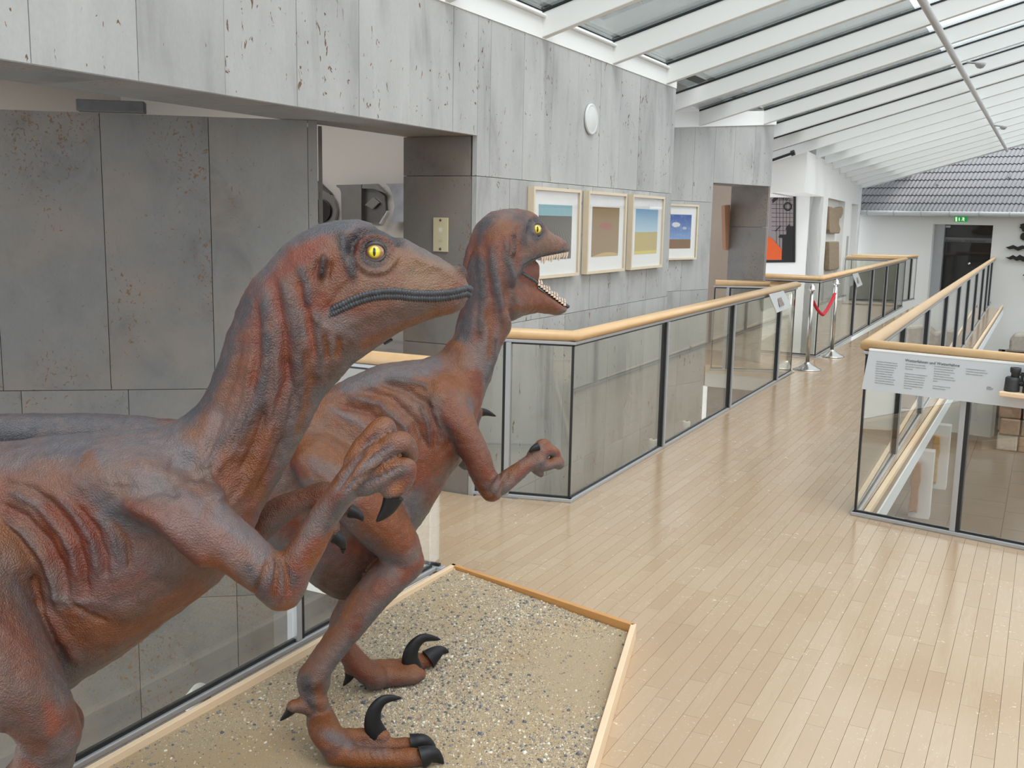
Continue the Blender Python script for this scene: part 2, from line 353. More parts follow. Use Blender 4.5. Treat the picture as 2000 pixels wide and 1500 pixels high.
# white room behind the recess
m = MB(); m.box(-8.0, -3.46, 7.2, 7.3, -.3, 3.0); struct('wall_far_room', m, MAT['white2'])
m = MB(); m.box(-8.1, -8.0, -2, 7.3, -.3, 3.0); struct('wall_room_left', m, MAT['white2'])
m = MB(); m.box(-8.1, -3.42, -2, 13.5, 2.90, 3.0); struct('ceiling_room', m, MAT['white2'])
m = MB(); m.box(-8.0, -4.9, 3.9, 7.3, -.1, -.02); struct('floor_room', m, MAT['pine'])
ld = bpy.data.lights.new('room light', 'AREA'); ld.energy = 32; ld.shape = 'RECTANGLE'; ld.size = 2.5; ld.size_y = 1.0; ld.color = (1, .95, .9); lo = bpy.data.objects.new('room_light', ld); COL.objects.link(lo); lo.location = (-5.6, 5.6, 2.85)
# facade outside above the glass roof
m = MB(); m.box(-3.3, -3.02, -3, 40, 3.02, 6.2); struct('wall_outside', m, MAT['stone_ext'])
# ---- white gallery block with niches
WA = np.array([-3.27, 15.5]); DW = np.array([-.077, .997]); DW /= np.linalg.norm(DW); NW = np.array([DW[1], -DW[0]])
def ww(d, off=0): return WA+DW*d-NW*off
ZL = 2.105; ZT = 2.70
def wd(x, y): 
    p = on_vert(x, y, ww(0), ww(1)); return float((p[:2]-WA)@DW)
d_p0, d_p1, d_n0, d_n1, d_e = wd(1609, 383), wd(1618, 385), wd(1651, 392), wd(1664, 396.4), 9.9
m = MB(); m.obox(ww(0, 0), DW, d_e, .5, ZL, ZT); struct('wall_white', m, MAT['white'])
m = MB(); m.obox(ww(0, 0)-NW*.5, DW, .25, 3.0, ZL, ZT); struct('wall_white_front', m, MAT['white'])
m = MB(); m.obox(ww(d_p0), DW, d_p1-d_p0, .22, -3.1, ZL); struct('wall_pier', m, MAT['white'])
m = MB(); m.obox(ww(d_n0), DW, d_n1-d_n0, .22, -3.1, ZL); struct('wall_pier_2', m, MAT['white'])
m = MB(); m.obox(ww(wd(1677, 399)), DW, d_e-wd(1677, 399), .22, -3.1, ZL); struct('wall_pier_3', m, MAT['white'])
m = MB(); m.obox(ww(d_p1, .13), DW, d_e-d_p1, .15, -3.1, ZT); struct('wall_niche_back', m, MAT['white'])
m = MB(); m.obox(ww(d_p0, 0)-NW*.001, DW, .2, 2.0, -3.1, ZL); struct('wall_poster', m, MAT['white'])
m = MB(); m.obox(ww(0, .5), DW, d_p0, .1, -3.1, -.12); struct('wall_low', m, MAT['white'])
m = MB(); m.obox(ww(.25, .5), DW, d_p0-.25, 2.9, ZL-.02, ZL); struct('wall_low_2', m, MAT['white'])
m = MB(); m.box(-8, -3.78, 15.35, 15.48, 2.62, 3.2); struct('wall_clerestory', m, MAT['grey'])
# ---- glass roof
ceil = empty('ceiling', (0, 0, 2.8), kind='structure')
def beam_x0(Y):
    if Y < 8.62: return -2.95
    if Y < 12.107: return -2.943-.325*(12.107-Y)
    if Y < 15.45: return -5.2
    return float(ww((Y-15.5)/DW[1])[0])
BY = [6.03+1.1725*k for k in range(-7, 17)]
BH = .15
for Y in BY:
    x0 = beam_x0(Y); x1 = 5.6; z0, z1 = roofz(x0), roofz(x1)
    m = MB(); m.hexa([(x0, Y-.03, z0), (x1, Y-.03, z1), (x1, Y+.03, z1), (x0, Y+.03, z0), (x0, Y-.03, z0+BH), (x1, Y-.03, z1+BH), (x1, Y+.03, z1+BH), (x0, Y+.03, z0+BH)])
    m.build('roof_beam', MAT['beam'], ceil, bevel=.004)
    m = MB(); m.hexa([(x0, Y-.036, z0+BH+.001), (x1, Y-.036, z1+BH+.001), (x1, Y+.036, z1+BH+.001), (x0, Y+.036, z0+BH+.001), (x0, Y-.036, z0+BH+.016), (x1, Y-.036, z1+BH+.016), (x1, Y+.036, z1+BH+.016), (x0, Y+.036, z0+BH+.016)])
    m.build('beam_gasket', MAT['gasket'], ceil)
for Ya, Yb in zip(BY[:-1], BY[1:]):
    x0 = max(beam_x0(Ya), beam_x0(Yb)) if Yb < 12.2 else -3.35; x1 = 5.6; z0, z1 = roofz(x0)+BH+.017, roofz(x1)+BH+.017
    m = MB(); m.hexa([(x0, Ya-.03, z0), (x1, Ya-.03, z1), (x1, Yb-.034, z1), (x0, Yb-.034, z0), (x0, Ya-.03, z0+.012), (x1, Ya-.03, z1+.012), (x1, Yb-.034, z1+.012), (x0, Yb-.034, z0+.012)])
    m.build('roof_pane', MAT['roofglass'], ceil)
# eave boards and their little round beads
m = MB(); m.box(-2.975, -2.945, -2.6, 8.62, 2.765, 2.925); m.build('eave_board', MAT['beam'], ceil)
m = MB(); m.tube([(-2.93, -2.6, 2.90), (-2.93, 8.6, 2.90)], .012, 8); m.build('eave_bead', MAT['beam'], ceil)
a, b = w3(-4.0), w3(0.02); n = N3*.012
m = MB(); m.hexa([(a[0]-n[0], a[1]-n[1], roofz(a[0])-.005), (b[0]-n[0], b[1]-n[1], roofz(b[0])-.005), (b[0]+n[0], b[1]+n[1], roofz(b[0])-.005), (a[0]+n[0], a[1]+n[1], roofz(a[0])-.005),
                  (a[0]-n[0], a[1]-n[1], roofz(a[0])+.15), (b[0]-n[0], b[1]-n[1], roofz(b[0])+.15), (b[0]+n[0], b[1]+n[1], roofz(b[0])+.15), (a[0]+n[0], a[1]+n[1], roofz(a[0])+.15)])
m.build('eave_board', MAT['beam'], ceil)
m = MB(); xs = -1.0; m.tube([(xs, -2, roofz(xs)-.03), (xs-.03, 25.0, roofz(xs)-.04)], .03, 14, flat=1.2); m.build('purlin', plain('grey purlin tube', (.50, .49, .48), .4), ceil)
m = MB(); m.box(-3.3, 5.6, 24.83, 24.9, 0, 0.001)
m.v = []; m.f = []; m.sm = []; m.hexa([(-3.9, 24.83, roofz(-3.9)-.02), (5.6, 24.83, roofz(5.6)-.02), (5.6, 24.87, roofz(5.6)-.02), (-3.9, 24.87, roofz(-3.9)-.02), (-3.9, 24.83, roofz(-3.9)+.2), (5.6, 24.83, roofz(5.6)+.2), (5.6, 24.87, roofz(5.6)+.2), (-3.9, 24.87, roofz(-3.9)+.2)])
m.build('verge_board', MAT['beam'], ceil)
# ---- far wall, its door, gutter and the tiled roof over it
FO = np.array([-4.4, 25.75]); FD = np.array([.974, -.225]); FD /= np.linalg.norm(FD); FN = np.array([FD[1], -FD[0]])
def fw_pt(x, y): 
    p = on_vert(x, y, FO, FO+FD); return float((p[:2]-FO)@FD), float(p[2])
u0, zt = fw_pt(1823, 438); u1, _ = fw_pt(1940, 440); zg = fw_pt(1850, 415)[1]
m = MB(); m.obox(FO-FD*1, FD, 1+u0, .3, -3.1, zg).obox(FO+FD*u0, FD, u1-u0, .3, zt, zg).obox(FO+FD*u1, FD, 8, .3, -1.0, zg).obox(FO+FD*u0, FD, u1-u0, .3, -3.1, -.62)
ud0, zdt = fw_pt(1905, 630)
m.obox(FO+FD*u1, FD, .35, .3, -3.1, -1.0).obox(FO+FD*(u1+1.55), FD, 7, .3, -3.1, -1.0)
struct('wall_back', m, MAT['white'])
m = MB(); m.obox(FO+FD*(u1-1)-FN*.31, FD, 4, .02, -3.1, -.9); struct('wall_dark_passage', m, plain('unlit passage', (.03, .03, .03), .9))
# ---- tiled roof, gutter, door, sign on the far wall
MAT['tile'] = plain('grey concrete roof tile', (.225, .225, .235), .5, var=.15, scale=3)
roof = empty('roof', (-1, 25, 2), kind='structure')
EV = FO+FN*.28; ZE = zg-.01; PT = math.radians(35); CS, CW = .32, .186
def tile_mesh():
    V = []; F = []; n = 9
    for j, (v, h) in enumerate(((0, .0), (0, .016), (CS*1.08, -.008))):
        for i in range(n):
            u = CW*i/(n-1)*1.02; w = .013*math.sin(2*math.pi*2*i/(n-1)-.6)
            V.append((u, v*math.cos(PT)-(h+w+.02)*math.sin(PT)*0, v*math.sin(PT)+h+w+(.020 if j else -.018)))
    for j in range(1, 2):
        for i in range(n-1): F.append((j*n+i, j*n+i+1, (j+1)*n+i+1, (j+1)*n+i))
    me = bpy.data.meshes.new('roof_tile'); me.from_pydata(V, [], F); me.materials.append(MAT['tile']); me.update(); return me
TM = tile_mesh(); ang = math.atan2(FD[1], FD[0]); tiles = []
for r in range(15):
    for k in range(-6, 56):
        b = EV+FD*(k*CW+(r % 2)*.0)-FN*(r*CS*math.cos(PT)); p = np.array([b[0], b[1], ZE+r*CS*math.sin(PT)])
        q = project(p+np.array([.09, .1, .1])); tiles.append((p, 1690 < q[0] < 2010 and q[1] > 262-.25*(q[0]-1965)*0 and q[1] > 352-.271*(q[0]-1740)-14))
vis = [p for p, s in tiles if s][:300]; rest = [p for p, s in tiles if not s]
for p in vis:
    o = link_copy(None, 'roof_tile', TM, roof); o.location = p; o.rotation_euler = (0, 0, ang)
m = MB(); ca, sa = math.cos(ang), math.sin(ang)
for p in rest: m.add([(p[0]+v.co.x*ca-v.co.y*sa, p[1]+v.co.x*sa+v.co.y*ca, p[2]+v.co.z) for v in TM.vertices], [tuple(f.vertices) for f in TM.polygons])
tag(m.build('roof_tiles', MAT['tile'], roof, fix=False), kind='stuff')
m = MB(); a = EV-FD*1.2; c = -FN*math.cos(PT)*4.9; m.add([(a[0], a[1], ZE-.03), (a[0]+FD[0]*12, a[1]+FD[1]*12, ZE-.03), (a[0]+FD[0]*12+c[0], a[1]+FD[1]*12+c[1], ZE-.03+4.9*math.sin(PT)), (a[0]+c[0], a[1]+c[1], ZE-.03+4.9*math.sin(PT))], [(0, 1, 2, 3)]); m.build('shade_underlay', MAT['gasket'], roof, fix=False)  # black sheet that paints the shadow line under each tile row
m = MB(); a = EV+FN*.04-FD*.5; b = a+FD*8; m.tube([(a[0], a[1], zg-.03), (b[0], b[1], zg-.03)], .055, 12); m.build('gutter', plain('zinc gutter', (.60, .62, .63), .4, .4), roof)
for k in range(9):
    c = a+FD*(.5+k*.62); m = MB(); m.tube([(c[0], c[1], zg-.03-.001), (c[0]+FD[0]*.02, c[1]+FD[1]*.02, zg-.03)], .062, 12); m.build('gutter_bracket', MAT['alu'], roof)
m = MB(); m.obox(FO-FD, FD, 11, .3, zg-.02, zg+.0); m.build('soffit_board', MAT['white'], roof)
for (px, py) in ((1833, 360), (1972, 346)):                     # snow guards
    m = MB(); c = on_plane(px, py, [EV[0], EV[1], ZE+.04], np.array([FN[0]*math.sin(PT), FN[1]*math.sin(PT), math.cos(PT)])); m.box(c[0]-.012, c[0]+.012, c[1]-.05, c[1]+.02, c[2]-.02, c[2]+.09); m.build('snow_guard', MAT['alu'], roof)
def fxy(u, off=0): return FO+FD*u+FN*off
def fbox(mb, x0, y0, x1, y1, o0, o1):          # box on the far wall spanning two pixels, from o0 to o1 in front of it
    ua, za = fw_pt(x0, y0); ub, zb = fw_pt(x1, y1); ua, ub = sorted((ua, ub)); za, zb = sorted((za, zb))
    return mb.obox(fxy(ua, o1), FD, ub-ua, o1-o0, za, zb)
dg = NT('dark door glass'); dg.bsdf((.022, .020, .020), .03, bump=None); MAT['darkglass'] = dg.m
door = empty('door_2', (*fxy(u0, 0), 0), kind='structure')
m = MB(); m.obox(fxy(u0+.0, -.20), FD, u1-u0, .03, -.62, zt); m.build('door_pane', MAT['darkglass'], door)
m = MB(); fbox(m, 1829, 463, 1937, 475, -.199, -.19); m.build('frosted_band', plain('frosted film', (.16, .16, .16), .5), door)
m = MB(); fbox(m, 1834, 440, 1852, 444.5, -.199, -.15); m.build('door_closer', MAT['alu'], door)
m = MB(); fbox(m, 1822.5, 438, 1828.5, 600, -.21, -.12); m.build('door_frame', MAT['alu'], door)
ug = plain('green glass edge', (.35, .75, .58), .3)
m = MB(); fbox(m, 1938.5, 441, 1940.5, 600, -.2, -.16); m.build('glass_edge', ug, door)
for (px, py) in ((1830.5, 459), (1829, 565)):
    u, z = fw_pt(px, py); m = MB(); c = fxy(u, -.17); m.lathe([(0, .0), (.028, 0), (.028, .02), (0, .022)], (c[0], c[1], z), 14, (FN[0], FN[1], 0)); m.build('door_hinge', MAT['chrome'], door)
u, z = fw_pt(1889, 515); m = MB(); c = fxy(u, -.17); m.lathe([(0, .0), (.035, 0), (.035, .02), (.02, .045), (0, .05)], (c[0], c[1], z), 16, (FN[0], FN[1], 0)); m.build('door_knob', MAT['chrome'], door)
def text(body, size, o, ux, uy, mt, parent, name='lettering', align='LEFT', space=1.0, lsp=1.0, width=None):
    c = bpy.data.curves.new(name, 'FONT'); c.body = body; c.size = size; c.extrude = .0004; c.align_x = align; c.space_line = lsp; c.space_character = space
    c.resolution_u = 2; t = bpy.data.objects.new(name, c); COL.objects.link(t); c.materials.append(mt)
    ux = Vector(ux).normalized(); uy = Vector(uy).normalized(); uz = ux.cross(uy)
    mw = Matrix(((ux.x, uy.x, uz.x, o[0]), (ux.y, uy.y, uz.y, o[1]), (ux.z, uy.z, uz.z, o[2]), (0, 0, 0, 1)))
    t.parent = parent; t.matrix_parent_inverse = Matrix.Translation(parent.location).inverted(); t.matrix_basis = mw
    me = bpy.data.meshes.new_from_object(t); o2 = bpy.data.objects.new(name, me); COL.objects.link(o2); o2.parent = parent; o2.matrix_parent_inverse = t.matrix_parent_inverse; o2.matrix_basis = mw; bpy.data.objects.remove(t); return o2
MAT['ink'] = plain('dark grey print', (.06, .065, .08), .6)
MAT['inkline'] = plain('small grey print', (.20, .21, .23), .6)
MAT['inkpale'] = plain('grey print', (.035, .035, .035), .6)
for s, px in (('Keltischer', 1842), ('Jungsteinzeit', 1879)):
    u, z = fw_pt(px, 472.5); c = fxy(u, -.185); text(s, .085 if s[0] == 'K' else .088, (c[0], c[1], z), (FD[0], FD[1], 0), (0, 0, 1), MAT['inkpale'], door)
ex = empty('exit_sign', (*fxy(fw_pt(1877, 428)[0], .03), zt+.1), 'small green emergency exit sign over the dark glass door', 'sign')
em = NT('lit green sign'); e = em.n('Emission', Strength=.55); e.inputs[0].default_value = (.03, .50, .13, 1); em.link(e.outputs[0], em.out.inputs[0])
ew = NT('lit white pictogram'); e = ew.n('Emission', Strength=.9); e.inputs[0].default_value = (.85, 1, .62, 1); ew.link(e.outputs[0], ew.out.inputs[0])
m = MB(); fbox(m, 1866, 422, 1888.5, 433.5, 0, .05); m.build('sign_box', em.m, ex)
def fpoly(pts, off, th, mt, name, parent):
    q = [fw_pt(x, y) for x, y in pts]; o = fxy(0, off); m = MB(); m.prism(q, (o[0], o[1], 0), (FD[0], FD[1], 0), (0, 0, 1), (FN[0]*th, FN[1]*th, 0)); return m.build(name, mt, parent)
fpoly([(1867.5, 424), (1871, 424), (1871, 432.5), (1867.5, 432.5)], .051, .004, ew.m, 'door_symbol', ex)
fpoly([(1874, 425), (1876, 425), (1876, 429.5), (1877, 429.5), (1875, 432), (1873, 429.5), (1874, 429.5)], .051, .004, ew.m, 'arrow_symbol', ex)
fpoly([(1880, 426), (1883, 424.2), (1885.3, 425.5), (1884.5, 427), (1886.5, 428.2), (1884, 428.6), (1885.5, 432), (1883.7, 432), (1882.2, 429.6), (1880, 431.5), (1879.2, 430.5), (1881.5, 428), (1881.8, 426.7)], .051, .004, ew.m, 'running_figure', ex)
# black sheet metal ornaments on the far wall
def wv(pts): return [(1930+x/9.37, 400+y/9.37) for x, y in pts]
o = fpoly(wv([(330, 775), (385, 765), (470, 735), (550, 772), (640, 740), (730, 775), (820, 742), (920, 770), (1000, 745), (1060, 800), (980, 840), (900, 815), (820, 845), (730, 812), (650, 806), (560, 842), (480, 804), (400, 814)]), .04, .015, MAT['black'], 'metal_ornament', None)
tag(o, 'upper black wavy sheet metal ornament on the white far wall', 'ornament', 'black ornaments on the far wall')
o = fpoly(wv([(322, 962), (400, 955), (465, 918), (530, 952), (590, 912), (660, 948), (740, 915), (830, 950), (940, 925), (1040, 985), (960, 1030), (860, 1000), (760, 1035), (650, 1040), (600, 1010), (530, 1025), (470, 990), (420, 1003)]), .04, .015, MAT['black'], 'metal_ornament', None)
tag(o, 'lower black wavy sheet metal ornament on the white far wall', 'ornament', 'black ornaments on the far wall')
o = fpoly(wv([(580, 415), (605, 395), (600, 360), (640, 345), (720, 330), (800, 380), (830, 470), (780, 560), (760, 620), (700, 660), (640, 648), (602, 615), (600, 575), (615, 535), (640, 515), (700, 500), (640, 490), (620, 440)]), .04, .015, MAT['black'], 'metal_ornament', None)
tag(o, 'black crown shaped sheet metal figure above the wavy ornaments', 'ornament', 'black ornaments on the far wall')
o = fpoly(wv([(640, 1290), (690, 1255), (760, 1240), (860, 1290), (760, 1310)]), .04, .015, MAT['black'], 'metal_ornament', None)
tag(o, 'small black pointed ornament below the wavy ones', 'ornament', 'black ornaments on the far wall')

# ================================================================ GLASS PARAPETS
def parapet(label, segs, rail=True, ztop=.93, seal=True, cat='railing', endcap=True, drop=None):
    """segs: list of (P, Q, [post distances]); consecutive segments share corners"""
    P0 = segs[0][0]; root = empty('glass_parapet', (P0[0], P0[1], 0), label, cat, 'glass parapets with beech handrails')
    pts = [segs[0][0]]+[s[1] for s in segs]
    z1 = ztop
    if rail:
        m = MB(); m.tube([(p[0], p[1], z1+.055) for p in pts], .033, 18); m.build('handrail', MAT['rail'], root)
    for P, Q, posts in segs:
        P = np.array(P, float); Q = np.array(Q, float); L = np.linalg.norm(Q-P); d = (Q-P)/L; n = np.array([-d[1], d[0]])
        m = MB(); m.obox(P-n*.022-d*.02, d, L+.04, .044, 0, .022); m.build('base_channel', MAT['alu'], root, bevel=.004)
        m = MB(); m.obox(P-n*.009, d, L, .018, .0221, .034); m.build('base_gasket', MAT['gasket'], root)
        if rail:
            m = MB(); m.obox(P-n*.020-d*.018, d, L+.036, .040, z1+.006, z1+.024); m.build('top_channel', MAT['alu'], root, bevel=.003)
            m = MB(); m.obox(P-n*.010, d, L, .020, z1-.004, z1+.0055); m.build('top_gasket', MAT['gasket'], root)
        ps = sorted(posts)
        for t in ps:
            m = MB(); m.obox(P+d*(t+.004)-n*.032, d, .030, .05, .0225, z1+.0055); m.build('post', MAT['alu'], root, bevel=.002)
            m = MB(); m.obox(P+d*(t-.014)-n*.020, d, .0175, .034, .0225, z1+.004); m.build('post_gasket', MAT['gasket'], root)
        cuts = [0.004]+ps+[L-.004]
        for i in range(len(cuts)-1):
            a = cuts[i]+(.036 if i > 0 else 0); b = cuts[i+1]-(.016 if i < len(cuts)-2 else 0)
            if b-a < .05: continue
            m = MB(); m.obox(P+d*a-n*.005, d, b-a, .010, .035, z1-.005); m.build('glass_pane', MAT['glass'], root)
        for E_ in ((P, Q) if seal else ()):
            m = MB(); m.obox(E_-d*.006-n*.006, d, .012, .012, .0225, z1-.0045); m.build('edge_seal', MAT['gasket'], root)
    return root
def dist_on(P, Q, x, y):
    P = np.array(P, float); Q = np.array(Q, float); p = on_vert(x, y, P, Q)[:2]; return float((p-P)@(Q-P)/np.linalg.norm(Q-P))
A0, A1, A2, A3 = (-2.945, 5.235), (-2.39, 5.37), (-2.462, 11.52), (-3.27, 11.17)
parapet('long glass parapet with beech handrail along the stone wall with the pictures', [(A0, A1, [dist_on(A0, A1, 985, 900)]), (A1, A2, [dist_on(A1, A2, x, 750) for x in (1293, 1422, 1512)]), (A2, A3, [.72])])
B0, B1, B2, B3 = (-3.35, 13.14), (-2.50, 13.06), (-2.60, 22.3), (-3.75, 22.15)
parapet('glass parapet running from the rope posts to the far stairs', [(B0, B1, []), (B1, B2, [dist_on(B1, B2, x, 580) for x in (1630, 1667, 1700, 1727, 1749)]), (B2, B3, [])])
parapet('short glass parapet right at the head of the far stairs', [((-3.85, 23.5), (-2.78, 23.9), []), ((-2.78, 23.9), (-2.66, 24.9), [.5])])
C0, C1, C2 = (2.6, 5.985-.2163*3.46), (-.86, 5.985), (-1.08, 25.0)
parapet('glass parapet on the right with the text panel hanging from it', [(C0, C1, [dist_on(C0, C1, 1860, 1040)-.02, dist_on(C0, C1, 1860, 1040)-1.9]), (C1, C2, [dist_on(C1, C2, x, y) for x, y in ((1750, 800), (1803, 700), (1842, 650), (1868, 620), (1887, 600), (1902, 600), (1914, 600), (1923, 600), (1931, 580))])])
parapet('short glass parapet behind the two dinosaurs at the passage', [((-3.28, 3.955), (-2.42, 3.965), [])], seal=False)
r_ = parapet('low glass screen without handrail behind the gravel box', [((-2.45, 3.93), (-2.45, -.9), [dist_on((-2.45, 3.93), (-2.45, -.9), 585, 1250), 2.9])], rail=False, ztop=.80, seal=False)
# ================================================================ TEXT PANEL AND BINOCULARS
DN = np.array([.9774, -.2114]); DN /= np.linalg.norm(DN); NN = np.array([DN[1], -DN[0]])      # towards the camera
CP = np.array([-.86, 5.985])
def npt(u, off, z): p = CP+DN*u+NN*off; return (p[0], p[1], z)
def npx(x, y, off=.05):
    q = on_vert(x, y, CP+NN*off, CP+NN*off+DN); return float((q[:2]-CP)@DN), float(q[2])
pan = empty('text_panel', npt(.4, .05, .75), 'grey museum text panel headed Wetterfahnen und Wetterhähne', 'panel')
MAT['panel'] = plain('silver grey panel', (.56, .60, .64), .4, var=.02)
m = MB(); m.hexa([npt(0.0, .046, .742), npt(1.75, .046, .742), npt(1.75, .040, .742), npt(0.0, .040, .742), npt(.028, .046, .970), npt(1.75, .046, .970), npt(1.75, .034, .970), npt(.028, .034, .970)])
board = m.build('panel_board', MAT['panel'], pan)
m = MB(); m.hexa([npt(.026, .0475, .963), npt(1.75, .0475, .963), npt(1.75, .026, .963), npt(.026, .026, .963), npt(.026, .0475, .973), npt(1.75, .0475, .973), npt(1.75, .026, .973), npt(.026, .026, .973)])
m.build('panel_lip', plain('bright folded lip', (.86, .88, .90), .3), pan)
ux = (DN[0], DN[1], 0); uz_ = (0, 0, 1)
def ptext(s, x, y, size, lsp=1.0): 
    u, z = npx(x, y, .048); text(s, size, npt(u, .0475, z), ux, uz_, MAT['ink' if size > .01 else 'inkline'], board, lsp=lsp)
ptext('Wetterfahnen und Wetterhähne', 1767.5, 706, .0215)
c1 = 'Wetterfahnen und Wetterhähne zeigen die\nWindrichtung an. Seit Jahrhunderten drehen\nsie sich auf Kirchtürmen und Giebeln, auf\nBurgen und auf den Dächern von Rat-\nhäusern, Klöstern und Bürgerhäusern.\nSchon im Mittelalter war der Hahn\nauf der Kirchturmspitze zu finden. Er\nmahnt und wacht. Auf den Fahnen stehen\noft auch Jahreszahlen und Zeichen der\nStädte. Sie werden aus Kupfer und Eisen'
c2 = 'Stadt, die Bürger oder die Zünfte ließen\nkunstvolle Fahnen anfertigen und auf dem\nDach anbringen.\n\nDie ältesten Stücke der Sammlung tragen ein\nWappen. Sie wurden von Schmieden aus\nEisenblech geschnitten. Im 18. und 19. Jh.\nkamen viele neue Formen hinzu: Fische,\nDrachen, Reiter und Schiffe. Der Hahn\nblieb jedoch das bekannteste Zeichen\nim ganzen Lande.'
c3 = 'Die einfachen Fahnen bestehen aus dem\nBlech, das sich um eine Stange dreht.\nBei starkem Wind knarren sie laut. Der\nHahn zeigt immer in den Wind.\nViele sind vergoldet und weit zu sehen.\nDie Reste der alten Wetterhähne wurden\ngerettet.\n\nDurch das Fernglas lassen sich die\nFahnen genau betrachten.'
c4 = 'Im Obergeschoss finden Sie weitere\nWetterfahnen, die nicht auf einem Dach\nstanden und gesammelt wurden.'
for s, x, y in ((c1, 1711.5, 706.5), (c2, 1768.5, 711.5), (c3, 1825, 716), (c4, 1887, 721)): ptext(s, x, y, .0066, 2.0)
ptext('Leihgaben\nder Stadt und\nder Kirchen', 1927, 756, .006)
sh = empty('small_shelf', npt(.8, .1, .79), 'small beech shelf on the text panel carrying binoculars', 'shelf')
us, zs = npx(1948, 760, .12)
m = MB(); u_, z_ = npx(1948, 767, .13); n0 = npt(u_, .05, 0)
m.obox(npt(u_+.015, .17, 0)[:2], DN, .34, .12, z_-.012, z_+.014); m.build('shelf_board', MAT['pine'], sh, bevel=.006)
bz = z_+.0142
bi = empty('binoculars', npt(u_+.1, .12, bz), 'black binoculars standing on the small shelf at the right', 'binoculars')
MAT['rubber'] = plain('black armoured rubber', (.030, .031, .034), .55, var=.3, scale=60, bstr=.2)
for k, uu in enumerate((.062, .148)):
    c = npt(u_+uu, .115, bz); s = -1 if k == 0 else 1; c2 = npt(u_+uu-s*.004, .115, bz)
    m = MB(); m.lathe([(0, 0), (.036, 0), (.037, .01), (.036, .02), (.0345, .055), (.034, .068), (.026, .074), (0, .074)], c, 28); m.build('barrel', MAT['rubber'], bi)
    c2 = npt(u_+uu+(-s)*.010, .115, bz); m = MB(); m.lathe([(0, .07), (.020, .07), (.019, .09), (.021, .094), (.025, .098), (.026, .118), (.024, .122), (.016, .122), (.014, .116), (0, .116)], c2, 24); m.build('eyepiece', MAT['rubber'], bi)
ca_ = npt(u_+.08, .115, bz+.088); cb_ = npt(u_+.13, .115, bz+.088); m = MB(); m.tube([ca_, cb_], .006, 10).tube([npt(u_+.105, .115, bz+.03), npt(u_+.105, .115, bz+.1)], .007, 12).tube([npt(u_+.09, .115, bz+.045), npt(u_+.12, .115, bz+.045)], .010, 10); m.build('hinge_bridge', MAT['black'], bi)
# ================================================================ ROPE POSTS
def stanchion(P, label):
    r = empty('rope_post', (P[0], P[1], 0), label, 'post', 'chrome rope posts on the walkway'); c = (P[0], P[1], 0)
    m = MB(); m.lathe([(0, .0005), (.158, .0005), (.160, .006), (.150, .014), (.105, .034), (.055, .062), (.030, .082), (.028, .09), (0, .09)], c, 40); m.build('base', MAT['steel'], r)
    m = MB(); m.lathe([(0, .088), (.0235, .088), (.0235, .905), (0, .905)], c, 24); m.build('pole', MAT['steel'], r)
    m = MB(); m.lathe([(0, .9), (.026, .9), (.028, .908), (.028, .916), (.045, .917), (.045, .923), (.028, .924), (.028, .948), (.022, .962), (.010, .972), (.006, .98), (0, .982)], c, 24); m.build('cap', MAT['chrome'], r)
    return r
S1 = np.array(on_z(1576, 722)[:2]); S2 = np.array(on_z(1619, 696)[:2])+np.array([.03, 0])
stanchion(S1, 'nearer chrome rope post beside the end of the long parapet'); stanchion(S2, 'farther chrome rope post of the pair with the red rope')
rp = empty('rope', (S1[0], S1[1], .5), 'red velvet rope sagging between the two chrome posts', 'rope')
vd = (S2-S1)/np.linalg.norm(S2-S1); a = S1+vd*.05; b = S2-vd*.05; zd = float(on_vert(1601, 617, S1, S2)[2])
pts = []
for i in range(25):
    t = i/24; s = abs(2*t-1); pts.append((*(a+(b-a)*t), zd+(.80-zd)*(.55*s**2.0+.45*s)))
MAT['velvet'] = plain('red velvet', (.55, .008, .03), .75, var=.25, scale=50)
m = MB(); m.tube(pts, .019, 12); m.build('velvet_cord', MAT['velvet'], rp)
for e, q, w in ((pts[0], S1, 1), (pts[-1], S2, -1)):
    m = MB(); m.tube([(*(np.array(e[:2])), .795), (*(np.array(e[:2])-vd*w*.012), .86), (*(q+vd*w*.03), .905)], [.022, .020, .008], 12); m.build('rope_end', MAT['chrome'], rp)
